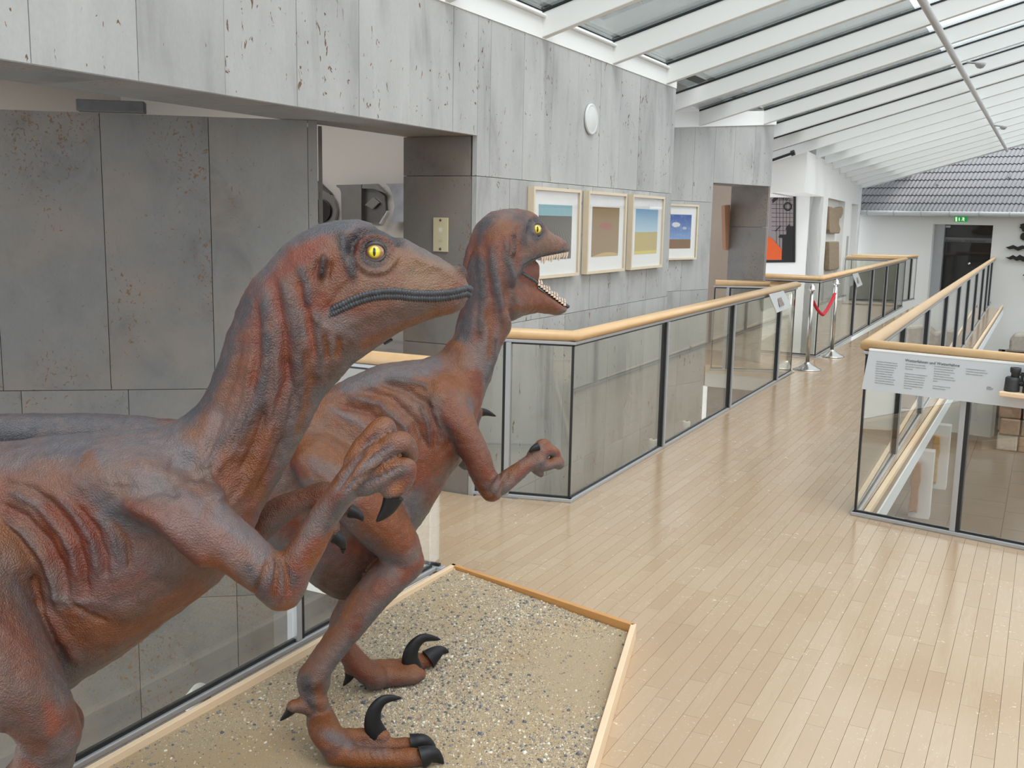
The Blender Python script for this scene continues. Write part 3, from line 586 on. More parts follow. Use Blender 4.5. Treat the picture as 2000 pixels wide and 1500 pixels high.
# ================================================================ PICTURES ON THE STONE WALL
def local_build(mb, name, mt, parent, bevel=0):
    o = mb.build(name, mt, None, bevel); o.parent = parent; return o
MAT['frame'] = plain('pale ash frame', (.66, .56, .42), .45, var=.08); MAT['mat'] = plain('white mount', (.86, .86, .85), .8, var=.01)
MAT['pglass'] = glass_mat('picture glass', (.98, .98, .98), .02)
def art(kind):
    t = NT('print '+kind); tc = t.n('TexCoord'); sp = t.n('SeparateXYZ'); t.link(tc.outputs['Generated'], sp.inputs[0]); u, v = sp.outputs[0], sp.outputs[2]
    mp = t.n('Mapping'); t.link(tc.outputs['Generated'], mp.inputs[0]); P = mp.outputs[0]
    n1 = t.noise(P, 9, 5, .6); n2 = t.noise(P, 60, 4, .7)
    if kind == 'furrows':
        hz = t.math('GREATER_THAN', v, .80)
        du = t.math('DIVIDE', t.math('SUBTRACT', u, .45), t.math('SUBTRACT', .95, v)); w = t.math('SINE', t.math('MULTIPLY_ADD', du, 42., t.math('MULTIPLY', n1, 4.)))
        f = t.mix(t.math('MULTIPLY_ADD', w, .25, t.math('MULTIPLY', n2, .7)), (.07, .062, .055), (.24, .21, .18)); s = t.mix(n1, (.22, .44, .50), (.36, .56, .60)); c = t.mix(hz, f, s)
    elif kind == 'wheat':
        c = t.mix(t.ramp(n2, [(.35, 0), (.65, 1)]), (.13, .075, .028), (.46, .29, .11))
        dx = t.math('MULTIPLY', t.math('SUBTRACT', u, .5), 1.3); dy = t.math('MULTIPLY', t.math('SUBTRACT', v, .62), 4.); d = t.math('ADD', t.math('MULTIPLY', dx, dx), t.math('MULTIPLY', dy, dy))
        k = t.ramp(t.math('ADD', d, t.math('MULTIPLY', n2, .12)), [(.10, 1), (.20, 0)]); c = t.mix(t.math('MULTIPLY', k, .75), c, (.38, .06, .06))
        bl = t.math('LESS_THAN', v, t.math('MULTIPLY_ADD', t.math('SINE', t.math('MULTIPLY', u, 2.6)), .08, .0)); c = t.mix(bl, c, (.58, .40, .14))
    elif kind == 'yellow':
        hz = t.math('GREATER_THAN', v, .49); s = t.ramp(v, [(.49, (.45, .64, .76)), (1, (.16, .36, .58))]); f = t.mix(n2, (.42, .31, .06), (.60, .46, .12))
        tf = t.math('LESS_THAN', v, t.math('MULTIPLY_ADD', n2, .1, .02)); f = t.mix(tf, f, (.72, .58, .05)); c = t.mix(hz, f, s)
    else:
        hz = t.math('GREATER_THAN', v, .27); s = t.ramp(v, [(.27, (.22, .36, .62)), (.95, (.03, .09, .36))])
        def blob(cx, cy, sx, sy):
            dx = t.math('DIVIDE', t.math('SUBTRACT', u, cx), sx); dy = t.math('DIVIDE', t.math('SUBTRACT', v, cy), sy); q = t.math('ADD', t.math('MULTIPLY', dx, dx), t.math('MULTIPLY', dy, dy)); return t.ramp(t.math('ADD', q, t.math('MULTIPLY', n1, .9)), [(.75, 1), (1.3, 0)])
        k = t.math('MAXIMUM', blob(.42, .70, .24, .11), t.math('MULTIPLY', blob(.75, .60, .13, .06), .6)); s = t.mix(k, s, (.72, .72, .76)); s = t.mix(t.math('MULTIPLY', t.ramp(n1, [(.5, 0), (.7, 1)]), .25), s, (.6, .62, .7))
        f = t.mix(n2, (.17, .09, .04), (.33, .19, .09)); c = t.mix(hz, f, s)
    t.bsdf(c, .55); return t.m
def picture(O, D, N, w, h, kind, label):
    r = empty('framed_picture', (O[0], O[1], O[2]), label, 'picture', 'framed field photographs on the stone wall')
    r.rotation_euler = (0, 0, math.atan2(D[1], D[0]))           # local x along the wall, local -y towards the viewer
    T, F_ = .048, .020
    m = MB()
    for a, b, c_, d_ in ((0, w, 0, F_), (0, w, h-F_, h), (0, F_, F_, h-F_), (w-F_, w, F_, h-F_)): m.box(a, b, -T, -.003, c_, d_)
    local_build(m, 'frame', MAT['frame'], r)
    m = MB(); m.box(F_, w-F_, -.030, -.022, F_, h-F_); mo = local_build(m, 'mount', MAT['mat'], r)
    iw0, iw1, ih0, ih1 = w*.145, w*.845, h*.205, h*.815
    m = MB(); m.box(iw0, iw1, -.0320, -.0302, ih0, ih1); local_build(m, 'print', art(kind), mo)
    m = MB(); m.box(F_, w-F_, -.042, -.040, F_, h-F_); local_build(m, 'picture_glass', MAT['pglass'], r)
for y0, kind, lab in ((5.85, 'furrows', 'framed photograph of a furrowed field under pale sky, largest in view'), (6.72, 'wheat', 'framed photograph of golden wheat with a red patch'), (7.585, 'yellow', 'framed photograph of a yellow field under light blue sky')):
    picture((-2.95, y0, 1.265), (0, 1), (1, 0), .735, .585, kind, lab)
o4 = w3(-LDR-.97); picture((o4[0], o4[1], 1.252), D3, N3, .66, .575, 'cloud', 'framed photograph of white clouds over brown field, beside the doorway')
# the picture seen edge on inside the doorway
ip = empty('framed_picture', (-3.43, 12.25, 1.45), 'reddish wood picture frame seen edge-on inside the farther doorway', 'picture')
m = MB(); a = [on_vert(x, y, (-3.52, 11.6), (-3.44, 13.3)) for x, y in ((1409, 402), (1420, 400), (1420, 489), (1411, 487))]
m.hexa([tuple(p+np.array([dx, 0, 0])) for dx in (0, .04) for p in a]); m.build('frame', plain('reddish wood frame', (.42, .22, .13), .5), ip)
# ================================================================ SMALL WALL FITTINGS
m = MB(); m.lathe([(0, .001), (.100, .001), (.106, .006), (.106, .016), (.098, .021), (.090, .016), (.085, .018), (0, .018)], (-2.95, 6.80, 2.345), 40, (1, 0, 0))
tag(m.build('wall_loudspeaker', plain('white grille', (.62, .64, .64), .6), None), 'round white flush loudspeaker high on the stone wall', 'speaker')
pq = empty('wall_plaque', (-3.18, 5.19, 1.5), 'small cream plaque screwed to the stone pillar', 'plaque')
m = MB(); m.box(-3.233, -3.133, 5.190, 5.199, 1.447, 1.645); m.build('plate', plain('cream plate', (.62, .56, .38), .5, var=.03), pq, bevel=.001)
for z in (1.463, 1.630): m = MB(); m.lathe([(0, 0), (.0075, 0), (.0065, .004), (0, .0045)], (-3.183, 5.190, z), 16, (0, -1, 0)); m.build('screw', plain('bronze screw', (.12, .10, .08), .4, .6), pq)
m = MB(); st = [(.020*(1 if i % 2 else .45)*math.cos(i*math.pi/9), .020*(1 if i % 2 else .45)*math.sin(i*math.pi/9)) for i in range(18)]; m.prism(st, (-3.183, 5.1898, 1.575), (1, 0, 0), (0, 0, 1), (0, -.0004, 0)); m.build('printed_star', plain('pale print', (.74, .72, .60), .6), pq)
for z in (1.512, 1.503): m = MB(); m.box(-3.198, -3.168, 5.1893, 5.1898, z, z+.004); m.build('printed_line', plain('green print', (.42, .47, .34), .6), pq)
# slate block lying on the recess wall
dL = float((on_vert(153, 215, P2, P2+D2)[:2]-P2)@D2); dR = float((on_vert(285, 218, P2, P2+D2)[:2]-P2)@D2)
m = MB(); m.obox(w2(dL)-N2*.02, D2, dR-dL, -.07, 2.112, 2.165)
tag(m.build('slate_block', MAT['slate'], None, bevel=.004), 'dark slate block lying on top of the recess wall', 'block')
# metal letter sculptures on the white wall
def yp(pts, Y, th, name, mt, parent, sx=1/4.545, ox=560, oy=200):
    q = []
    for x, y in pts:
        p = on_plane(ox+x*sx, oy+y*sx, [0, Y, 0], np.array([0, 1., 0])); q.append((p[0], p[2]))
    m = MB(); m.prism(q, (0, Y, 0), (1, 0, 0), (0, 0, 1), (0, -th, 0)); return m.build(name, mt, parent)
MAT['sheet'] = plain('brushed sheet steel', (.33, .32, .31), .28, .9, var=.3, scale=4)
lt = empty('metal_letter', (-5.6, 7.1, 1.5), 'left steel letter with black round opening on the white wall', 'letter', 'steel letters on the white wall')
yp([(180, 860), (180, 760), (300, 700), (318, 722), (412, 812), (330, 770), (240, 800)], 7.19, .05, 'serif', MAT['slate'], lt)
yp([(200, 800), (300, 765), (390, 800), (440, 870), (462, 960), (440, 1080), (200, 1090)], 7.18, .03, 'body', MAT['sheet'], lt)
yp([(300+80*math.cos(a)*1.15+60*0, 965+105*math.sin(a)) for a in np.linspace(0, 2*math.pi, 28)[:-1]], 7.14, .01, 'opening', MAT['black'], lt)
lt = empty('metal_letter', (-5.1, 7.1, 1.5), 'middle steel letter with a diamond shaped centre', 'letter', 'steel letters on the white wall')
yp([(475, 735), (700, 730), (700, 1060), (525, 1060), (520, 800), (505, 765), (485, 755)], 7.17, .06, 'stem', MAT['sheet'], lt)
yp([(700, 730), (820, 724), (900, 806), (800, 768), (700, 766)], 7.16, .05, 'upper_arm', MAT['sheet'], lt)
yp([(702, 768), (800, 770), (880, 830), (890, 960), (840, 1060), (702, 1060)], 7.18, .02, 'back_plate', plain('dark sheet steel', (.20, .195, .19), .35, .8, var=.3, scale=5), lt)
yp([(706, 910), (775, 845), (830, 892), (775, 948)], 7.15, .02, 'diamond', MAT['sheet'], lt)
yp([(905, 962), (912, 972), (850, 1080), (835, 1075)], 7.15, .03, 'lower_arm', MAT['chrome'], lt)
lt = empty('metal_letter', (-4.8, 7.1, 1.5), 'right steel letter with bright curved edge next to the pillar', 'letter', 'steel letters on the white wall')
yp([(920, 725), (1120, 720), (1120, 1060), (940, 1062), (975, 1030), (1000, 930), (985, 830), (955, 760)], 7.16, .07, 'body', plain('bright curved steel', (.55, .56, .60), .15, 1.0, var=.5, scale=6), lt)
cb = empty('display_plinth', (-5.0, 6.9, 0), 'grey display counter under the steel letters', 'plinth')
m = MB(); m.box(-6.4, -4.45, 6.75, 7.15, -.018, .50); m.build('body', plain('light grey laminate', (.48, .47, .46), .5), cb)
m = MB(); m.box(-6.4, -4.45, 6.72, 7.18, .53, .60); m.build('top', plain('grey laminate top', (.40, .39, .38), .5), cb)
m = MB(); m.tube([on_plane(751, 671, [0, 6.70, 0], np.array([0, 1., 0])), on_plane(765, 663, [0, 6.70, 0], np.array([0, 1., 0]))], .012, 10); m.build('handle', MAT['black'], cb)
# clamp spotlights outside the parapets
for (px, py, lab) in ((1275, 868, 'nearer white clamp spotlight behind the long parapet'), (1340, 832, 'farther white clamp spotlight behind the long parapet'), (385, 1362, 'white clamp spotlight behind the gravel box')):
    c = on_plane(px, py, [-2.52, 0, 0], np.array([1., 0, 0])); r = empty('spotlight', tuple(c), lab, 'spotlight', 'white clamp spotlights')
    s = 1.35 if px < 500 else 1.2
    ax = Vector((.55, -.15, .55)) if px < 500 else Vector((.05, 0, 1))
    m = MB(); m.lathe([(0, -.045*s), (.024*s, -.043*s), (.027*s, -.02*s), (.027*s, .030*s), (.024*s, .034*s), (.0, .035*s)], c, 24, ax); m.build('lamp_body', MAT['white'], r)
    m = MB(); m.tube([c, (-2.455-(.02 if px > 500 else 0)*0, c[1]+.03, c[2]-.005)], .006, 8); m.build('clamp_arm', MAT['alu'], r)
    e = c+np.array(ax.normalized())*.0355*s; m = MB(); m.lathe([(0, 0), (.0105*s, 0), (.0095*s, .002), (0, .0025)], e+np.array([.004, 0, 0]), 12, ax); m.build('socket', MAT['black'], r)
# two dome lamps by the purlin
for px, py, lab in ((1915, 124, 'nearer grey dome lamp beside the roof purlin'), (1960, 247, 'farther grey dome lamp beside the roof purlin')):
    c = on_plane(px, py, [-.86, 0, 0], np.array([1., 0, 0])); r = empty('dome_lamp', tuple(c), lab, 'lamp', 'dome lamps under the glass roof')
    m = MB(); m.lathe([(0, -.055), (.03, -.047), (.05, -.025), (.058, .0), (.05, .006), (0, .008)], c, 24); m.build('dome', plain('grey dome', (.34, .34, .34), .4), r)
    m = MB(); m.tube([(c[0], c[1], c[2]), (-1.0, c[1], c[2]+.02)], .012, 10); m.build('bracket', MAT['grey'], r)
# leaflet holders on the parapets
def holder(quad, X, lab):
    r = empty('leaflet_holder', (X, on_plane(*quad[0], [X, 0, 0], np.array([1., 0, 0]))[1], .8), lab, 'leaflet holder', 'acrylic leaflet holders on the parapets')
    q = [on_plane(x, y, [X, 0, 0], np.array([1., 0, 0])) for x, y in quad]; 
    for i, dz in enumerate((.05, .05, 0, 0)): q[i] = q[i]-np.array([dz*.4, 0, 0])
    m = MB(); m.hexa([tuple(p) for p in q]+[tuple(p+np.array([.006, 0, 0])) for p in q]); m.build('sheet', plain('pale grey acrylic', (.60, .63, .65), .2), r)
    c = sum(q)/4; q2 = [tuple(c+(p-c)*np.array([1, .28, .5])+np.array([.008, -.02, 0])) for p in q]; m = MB(); m.hexa(q2+[(a[0]+.002, a[1], a[2]) for a in q2]); m.build('photo', plain('brown photo', (.25, .20, .17), .4, var=.9, scale=40), r)
    q3 = [tuple(c+(p-c)*np.array([1, .30, .16])+np.array([.008, -.03, .13*(1)])) for p in q]
    return r
holder([(1505, 575), (1533, 568), (1546, 599), (1516, 611)], -2.37, 'acrylic leaflet holder on the corner of the long parapet')
holder([(1667, 535), (1678, 533), (1684, 556), (1674, 561)], -2.47, 'acrylic leaflet holder on the farther parapet')
# ================================================================ POSTER AND STONES IN THE WHITE BLOCK
PP = np.append(ww(d_p0), 0); nD = np.array([DW[0], DW[1], 0])
def pp(pts, off, th, name, mt, parent):
    q = []; ux_ = -np.array([NW[0], NW[1], 0]); base = PP-nD*off
    for x, y in pts:
        p = on_plane(1360+x/5, 250+y/5, PP-nD*off, nD); q.append((float((p-base)@(-ux_)), p[2]))
    m = MB(); m.prism(q, base, -ux_, (0, 0, 1), -nD*th); return m.build(name, mt, parent)
po = empty('poster', tuple(PP-nD*.03+np.array([-.6, 0, 1.4])), 'large abstract poster in black, grey and orange on the white wall', 'poster')
pp([(600, 630), (972, 640), (966, 1312), (600, 1316)], .005, .012, 'backing', MAT['black'], po)
pp([(600, 640), (948, 648), (944, 1288), (600, 1290)], .0175, .002, 'grey_field', plain('poster taupe', (.27, .23, .235), .6), po)
for x in (780, 812, 845, 878, 910): pp([(x, 650), (x+4, 650), (x+4, 1170), (x, 1170)], .020, .001, 'grid_line', MAT['black'], po)
for y in (700, 742, 785, 828, 870, 912, 955, 998): pp([(735, y), (945, y+3), (945, y+7), (735, y+4)], .020, .001, 'grid_line', MAT['black'], po)
pp([(610, 1010), (740, 1080), (768, 1110), (835, 1185), (832, 1285), (610, 1288)], .021, .002, 'orange_shape', plain('poster orange', (.72, .11, .02), .6), po)
pp([(840, 1075), (802, 1070), (812, 1042), (880, 1040), (885, 1000), (870, 990), (880, 965), (905, 940), (925, 962), (945, 962), (945, 1288), (835, 1288)], .0235, .002, 'black_shape', MAT['black'], po)
pp([(740, 700), (770, 668), (800, 690), (745, 735)], .0235, .002, 'black_bar', MAT['black'], po)
for k in range(6): pp([(780+k*28, 648), (790+k*28, 648), (805+k*16, 690+k*4), (797+k*16, 690+k*4)], .0235, .002, 'black_stroke', MAT['black'], po)
pp([(768, 1004), (820, 952), (828, 958), (775, 1010)], .0235, .002, 'black_stroke', MAT['black'], po)
th = np.linspace(0, 2*math.pi, 25); ro = [(893+42*math.cos(a), 767+44*math.sin(a)) for a in th]; ri = [(893+27*math.cos(a), 767+29*math.sin(a)) for a in th[::-1]]
pp(ro+ri, .0235, .002, 'black_ring', MAT['black'], po)
MAT['sand_stone'] = plain('weathered brown sandstone', (.32, .245, .165), .85, var=.45, scale=14, bstr=.8)
NB = np.append(ww(0, .03), 0); nW3 = np.array([NW[0], NW[1], 0]); dW3 = np.array([DW[0], DW[1], 0])
def nic(pts, name, label, grp='ancient stones in the white niche'):
    q = []
    for x, y in pts:
        p = on_plane(1360+x/5, 250+y/5, NB, nW3); q.append((float((p-NB)@dW3), p[2]))
    m = MB(); m.prism(q, NB, dW3, (0, 0, 1), -nW3*.095); o = m.build(name, MAT['sand_stone'], None, bevel=.02); tag(o, label, 'sculpture', grp)
nic([(1300, 764), (1330, 770), (1345, 780), (1388, 780), (1400, 775), (1430, 770), (1438, 800), (1432, 845), (1415, 880), (1400, 885), (1395, 930), (1410, 985), (1400, 1030), (1310, 1030), (1300, 990)], 'stone_torso', 'brown stone torso with head fragment in the white niche')
nic([(1300, 1110), (1395, 1108), (1395, 1375), (1340, 1390), (1300, 1390)], 'stone_relief', 'square brown carved stone relief below the torso')
m = MB(); p = on_vert(1653, 480, ww(0), ww(1)); m.box(p[0]-.01, p[0]+.03, p[1]-.05, p[1]+.05, p[2]-.25, p[2]+.2); tag(m.build('wall_label', plain('grey label', (.45, .45, .46), .5), None), 'narrow grey label on the white pier beyond the niche', 'label')
# ================================================================ LOWER HALL
ZF = -3.0
MAT['lowtile'] = plain('brown stone floor tile', (.165, .128, .098), .38, var=.25, scale=2)
m = MB(); m.box(-3.5, 6, -3, 27, ZF-.3, ZF-.021); fl = struct('floor_lower', m, MAT['subfloor'])
for i in range(12):
    for j in range(17):
        x0, y0 = -3.4+i*.78, 8.5+j*1.1-(i % 2)*.5; m = MB(); m.box(x0+.003, x0+.777, y0+.003, y0+1.097, ZF-.02, ZF+RNG.uniform(0, .0008)); m.build('floor_tile', MAT['lowtile'], fl, fix=False)
m = MB(); m.box(5.6, 5.9, -3, 27, -3.3, 2.0); struct('wall_right', m, MAT['white'])
m = MB(); m.box(-3.5, 5.9, -3.0, -2.7, -3.3, 1.9); struct('wall_front', m, MAT['white'])
def onl(x, y, z=ZF): return on_z(x, y, z)
def stele(x0, x1, yb, yt, lab, brown):
    c = onl((x0+x1)/2, yb); w = (x1-x0)/2000*np.dot(c-CAMP, FW); zt_ = on_plane((x0+x1)/2, yt, c, np.array([0, 1., 0]))[2]
    r = empty('display_stele', tuple(c), lab, 'plinth', 'white steles in the lower hall'); m = MB(); m.box(c[0]-w/2, c[0]+w/2, c[1], c[1]+.25, ZF+.001, zt_); m.build('slab', plain('white laminate', (.62, .62, .62), .5), r)
    m = MB(); pr = [(-.36, .12), (-.30, .10), (-.05, .13), (.05, .10), (.02, .45), (.10, .62), (.04, .88), (-.3, .9), (-.38, .6), (-.32, .4)]
    m.prism([(a*w, ZF+b*(zt_-ZF)*.95) for a, b in pr], (c[0]-w*.1, c[1]-.002, 0), (1, 0, 0), (0, 0, 1), (0, -.12, 0)); m.build('relief', plain(brown[0], brown[1], .8, var=.3), r, bevel=.02)
stele(1774, 1812, 1012, 880, 'nearer white stele with a brown relief in the lower hall', ('terracotta relief', (.33, .18, .10)))
stele(1815, 1845, 955, 830, 'farther white stele with an ochre relief in the lower hall', ('ochre relief', (.42, .27, .12)))
# rubble pillar, table and rough stones
pc_ = onl(1990, 884); rb = empty('rubble_pillar', tuple(pc_), 'rough rubble stone pillar rising from the lower hall at the right edge', 'pillar')
MAT['rub1'] = plain('grey rubble', (.42, .38, .33), .9, var=.3, bstr=.6); MAT['rub2'] = plain('reddish rubble', (.30, .19, .13), .9, var=.35, bstr=.6)
z = ZF
rz_ = float(on_plane(1985, 690, pc_, np.array([0, 1., 0]))[2])
for k in range(int((rz_-ZF)/.30)):
    h = (rz_-ZF)/int((rz_-ZF)/.30); 
    for i in range(3):
        for j in range(2):
            m = MB(); a = pc_[0]-.45+i*.42; b = pc_[1]+j*.42; jx = RNG.uniform(-.03, .03, 4); m.box(a+.01+jx[0], a+.41+jx[1], b+.01+jx[2], b+.40, z+.005, z+h-.005); m.build('rubble_stone', MAT['rub1' if RNG.random() < .55 else 'rub2'], rb, bevel=.03)
    z += h
tb_ = onl(1925, 815); tb = empty('round_table', tuple(tb_), 'round grey pedestal table in the lower hall', 'table')
m = MB(); m.lathe([(0, .70), (.42, .70), (.44, .72), (.42, .75), (0, .75)], tb_, 32); m.build('table_top', plain('grey table', (.35, .37, .36), .4), tb)
m = MB(); m.lathe([(.30, 0.001), (.30, .03), (.06, .06), (.06, .70), (0, .70)], tb_, 24); m.build('pedestal', MAT['grey'], tb)
pr_ = np.array([-.15, 21.5]); m = MB()
for k in range(10):
    pass
rs = np.array([pc_[0], pc_[1]+.1, rz_+.10])
m = MB(); m.prism([(-.38, -.095), (.7, -.095), (.7, .30), (.32, .36), (.1, .20), (-.1, .30), (-.3, .28), (-.38, .16)], (rs[0], rs[1], rs[2]), (1, 0, 0), (0, 0, 1), (0, .5, 0)); 
tag(m.build('ruin_stone', MAT['rub1'], None, bevel=.05), 'jagged ancient stone block lying on the rubble pillar', 'stone')
m = MB(); m.tube([on_plane(1508, 313, [0, 15.2, 0], np.array([0, 1., 0])), on_plane(1545, 300, [0, 15.2, 0], np.array([0, 1., 0]))], .02, 8)
m.tube([on_plane(1545, 300, [0, 15.2, 0], np.array([0, 1., 0])), on_plane(1552, 297.5, [0, 15.2, 0], np.array([0, 1., 0]))], .04, 8)
tag(m.build('blind_rod', MAT['black'], None), 'black blind rod above the white block', 'rod')
# ================================================================ GRAVEL BOX
BX = [np.array(on_z(885, 1100, .07)[:2]), np.array(on_z(1243, 1218, .07)[:2]), None, None, None]
dR_ = np.array(on_z(1160, 1500, .07)[:2])-BX[1]; BX[2] = BX[1]+dR_*2.9; BX[4] = np.array([BX[0][0]-.01, -.35]); BX[3] = np.array([BX[2][0]-.35, -.45])
BX[0] = np.array([BX[0][0], BX[0][1]])
gb = empty('gravel_box', (*((BX[0]+BX[2])/2), 0), 'five sided wooden edged box of sand and gravel under the dinosaurs', 'gravel box')
cen = sum(BX)/5; TB = .022
for i in range(5):
    a, b = BX[i], BX[(i+1) % 5]; d = (b-a)/np.linalg.norm(b-a); L = np.linalg.norm(b-a); n = np.array([-d[1], d[0]])
    if (cen-a)@n < 0: n = -n
    m = MB(); v = [a, b, b+n*TB-d*TB*.2, a+n*TB+d*TB*.2]
    m.hexa([(*p, .0012) for p in v]+[(*p, .07) for p in v]); o = m.build('edge_board', MAT['pine2' if i == 0 else 'pine'], gb, bevel=.002)
t = NT('coarse sand'); P = t.coords(); n1 = t.noise(P, 260, 4, .75); n2 = t.noise(P, 3.2, 4); n3 = t.noise(P, 900, 2, .8)
c = t.ramp(n1, [(.30, (.22, .165, .105)), (.43, (.50, .38, .24)), (.60, (.58, .455, .30)), (.76, (.68, .58, .44))]); c = t.mix(t.math('MULTIPLY', t.ramp(n2, [(.42, 0), (.62, 1)]), .5), c, (.56, .39, .21))
t.bsdf(c, .9, bump=t.math('ADD', n1, t.math('MULTIPLY', n3, .5)), bstr=.8, bdist=.006); MAT['sandm'] = t.m
def sand_h(x, y): return .046+.006*math.sin(2.3*x+1.1)*math.sin(1.9*y+.4)+.004*math.sin(5.1*x+3.3*y)
def inside(p, poly, mrg=0):
    c_ = True
    for i in range(len(poly)):
        a, b = poly[i], poly[(i+1) % len(poly)]; d = (b-a)/np.linalg.norm(b-a); n = np.array([-d[1], d[0]])
        if (cen-a)@n < 0: n = -n
        if (p-a)@n < mrg: c_ = False
    return c_
N = 60; V = []; F = []; inner = [cen+(p-cen)*(1-.021/np.linalg.norm(p-cen)*1.4) for p in BX]
for k in range(5):
    a, b = inner[k], inner[(k+1) % 5]; base = len(V); g = 26
    for i in range(g+1):
        for j in range(g+1-i):
            q = cen+(a-cen)*(i/g)+(b-cen)*(j/g); V.append((q[0], q[1], sand_h(*q)))
    idx = {}; c_ = base
    for i in range(g+1):
        for j in range(g+1-i): idx[i, j] = c_; c_ += 1
    for i in range(g):
        for j in range(g-i):
            F.append((idx[i, j], idx[i+1, j], idx[i, j+1]))
            if i+j < g-1: F.append((idx[i+1, j], idx[i+1, j+1], idx[i, j+1]))
m = MB(); m.add(V, F, True); tag(m.build('sand', MAT['sandm'], gb), kind='stuff')
# pebbles in three greys and creams: one part, nobody could count them
pm = NT('mixed pebbles'); ge = pm.n('NewGeometry'); rr = ge.outputs['Random Per Island']
c = pm.ramp(rr, [(.0, (.09, .10, .12)), (.14, (.19, .19, .20)), (.26, (.30, .26, .21)), (.38, (.46, .38, .27)), (.62, (.54, .46, .34)), (.88, (.70, .65, .55)), (.96, (.26, .16, .10))], 'CONSTANT')
pm.bsdf(c, .6); 
rg = np.random.default_rng(3); ico = bmesh.new(); bmesh.ops.create_icosphere(ico, subdivisions=1, radius=1.0); IV = np.array([v.co[:] for v in ico.verts]); IF = np.array([[v.index for v in f.verts] for f in ico.faces]); ico.free()
octv = np.array([(1, 0, 0), (-1, 0, 0), (0, 1, 0), (0, -1, 0), (0, 0, 1), (0, 0, -1.)]); octf = np.array([(0, 2, 4), (2, 1, 4), (1, 3, 4), (3, 0, 4), (2, 0, 5), (1, 2, 5), (3, 1, 5), (0, 3, 5)])
def scatter(name, n, lo, hi, bv, bf, clump):
    out = []; tries = 0
    while len(out) < n and tries < n*8:
        tries += 1; p = np.array([rg.uniform(-2.35, -.55), rg.uniform(1.2, 3.95)])
        d = 1 if not clump else max(0.06, .5+.9*math.sin(3.1*p[0]+1.7*p[1])*math.cos(2.3*p[1]-1.3*p[0])+.45*(p[1]-2.6))
        if p[0] < -1.9: d *= .45
        if rg.random() > d: continue
        if inside(p, BX, .026): out.append(p)
    out = np.array(out); k = len(out); s = lo+(hi-lo)*rg.random(k)**2.6; rot = rg.random((k, 3))*6.28
    VV = np.repeat(bv[None], k, 0)*(1+rg.uniform(-.25, .25, (k, len(bv), 1))); sc = np.stack([s, s*rg.uniform(.55, 1, k), s*rg.uniform(.35, .7, k)], 1); VV = VV*sc[:, None]
    for ax, r in ((2, rot[:, 0]), (0, rot[:, 1]*.12)):
        c_, s_ = np.cos(r)[:, None], np.sin(r)[:, None]; i, j = [(1, 2), (0, 2), (0, 1)][ax]; a, b = VV[..., i].copy(), VV[..., j].copy(); VV[..., i] = a*c_-b*s_; VV[..., j] = a*s_+b*c_
    zz = .046+.006*np.sin(2.3*out[:, 0]+1.1)*np.sin(1.9*out[:, 1]+.4)+.004*np.sin(5.1*out[:, 0]+3.3*out[:, 1])
    VV += np.stack([out[:, 0], out[:, 1], zz+s*.15], 1)[:, None]
    FF = (bf[None]+(np.arange(k)*len(bv))[:, None, None]).reshape(-1, 3)
    me = bpy.data.meshes.new(name); me.from_pydata(VV.reshape(-1, 3).tolist(), [], FF.tolist()); me.materials.append(pm.m); me.update()
    o = bpy.data.objects.new(name, me); COL.objects.link(o); o.parent = gb; o.matrix_parent_inverse = Matrix.Translation(gb.location).inverted(); tag(o, kind='stuff')
scatter('grit', 60000, .0010, .0040, octv, octf, True)
scatter('pebbles', 9500, .0020, .0080, IV, IF, True)

# ================================================================ THE DINOSAURS: sculpting tools
import openvdb as vdb
VOX = .0055
class Frame:
    """the upright mid-plane of an animal: heading in degrees to the right of the walkway"""
    def __init__(s, P, head):
        t = math.radians(head); s.P = np.array([P[0], P[1], 0.0]); s.d = np.array([math.sin(t), math.cos(t), 0]); s.n = np.array([math.cos(t), -math.sin(t), 0])
    def at(s, x, y, n=0.0): return on_plane(x, y, s.P+s.n*n, s.n)
    def pt(s, a, z, n=0.0): return s.P+s.d*a+s.n*n+np.array([0, 0, z])
    def sz(s, x, y, n=0.0): p = s.at(x, y, n); return float((p-s.P)@s.d), float(p[2])
    def lat(s, V): return (V-s.P)@s.n
    def mirror(s, V): return V-2*np.outer((V-s.P)@s.n, s.n)
def catmull(A, k):
    A = np.asarray(A, float); n = len(A)
    if n < 3: return np.array([A[0]+(A[-1]-A[0])*t for t in np.linspace(0, 1, k*(n-1)+1)])
    E = np.concatenate([2*A[:1]-A[1:2], A, 2*A[-1:]-A[-2:-1]]); out = []
    for i in range(n-1):
        p0, p1, p2, p3 = E[i:i+4]
        for t in np.arange(k)/k: out.append(.5*((2*p1)+(-p0+p2)*t+(2*p0-5*p1+4*p2-p3)*t*t+(-p0+3*p1-3*p2+p3)*t**3))
    out.append(A[-1]); return np.array(out)
def rings_mesh(R):
    R = np.asarray(R); m, n, _ = R.shape; V = R.reshape(-1, 3); c0, c1 = R[0].mean(0), R[-1].mean(0); V = np.vstack([V, c0, c1]); Q = []; T = []
    for i in range(m-1):
        for j in range(n): k = (j+1) % n; Q.append((i*n+j, i*n+k, (i+1)*n+k, (i+1)*n+j))
    for j in range(n): k = (j+1) % n; T.append((m*n, k, j)); T.append((m*n+1, (m-1)*n+j, (m-1)*n+k))
    return V, np.array(T, np.uint32), np.array(Q, np.uint32)
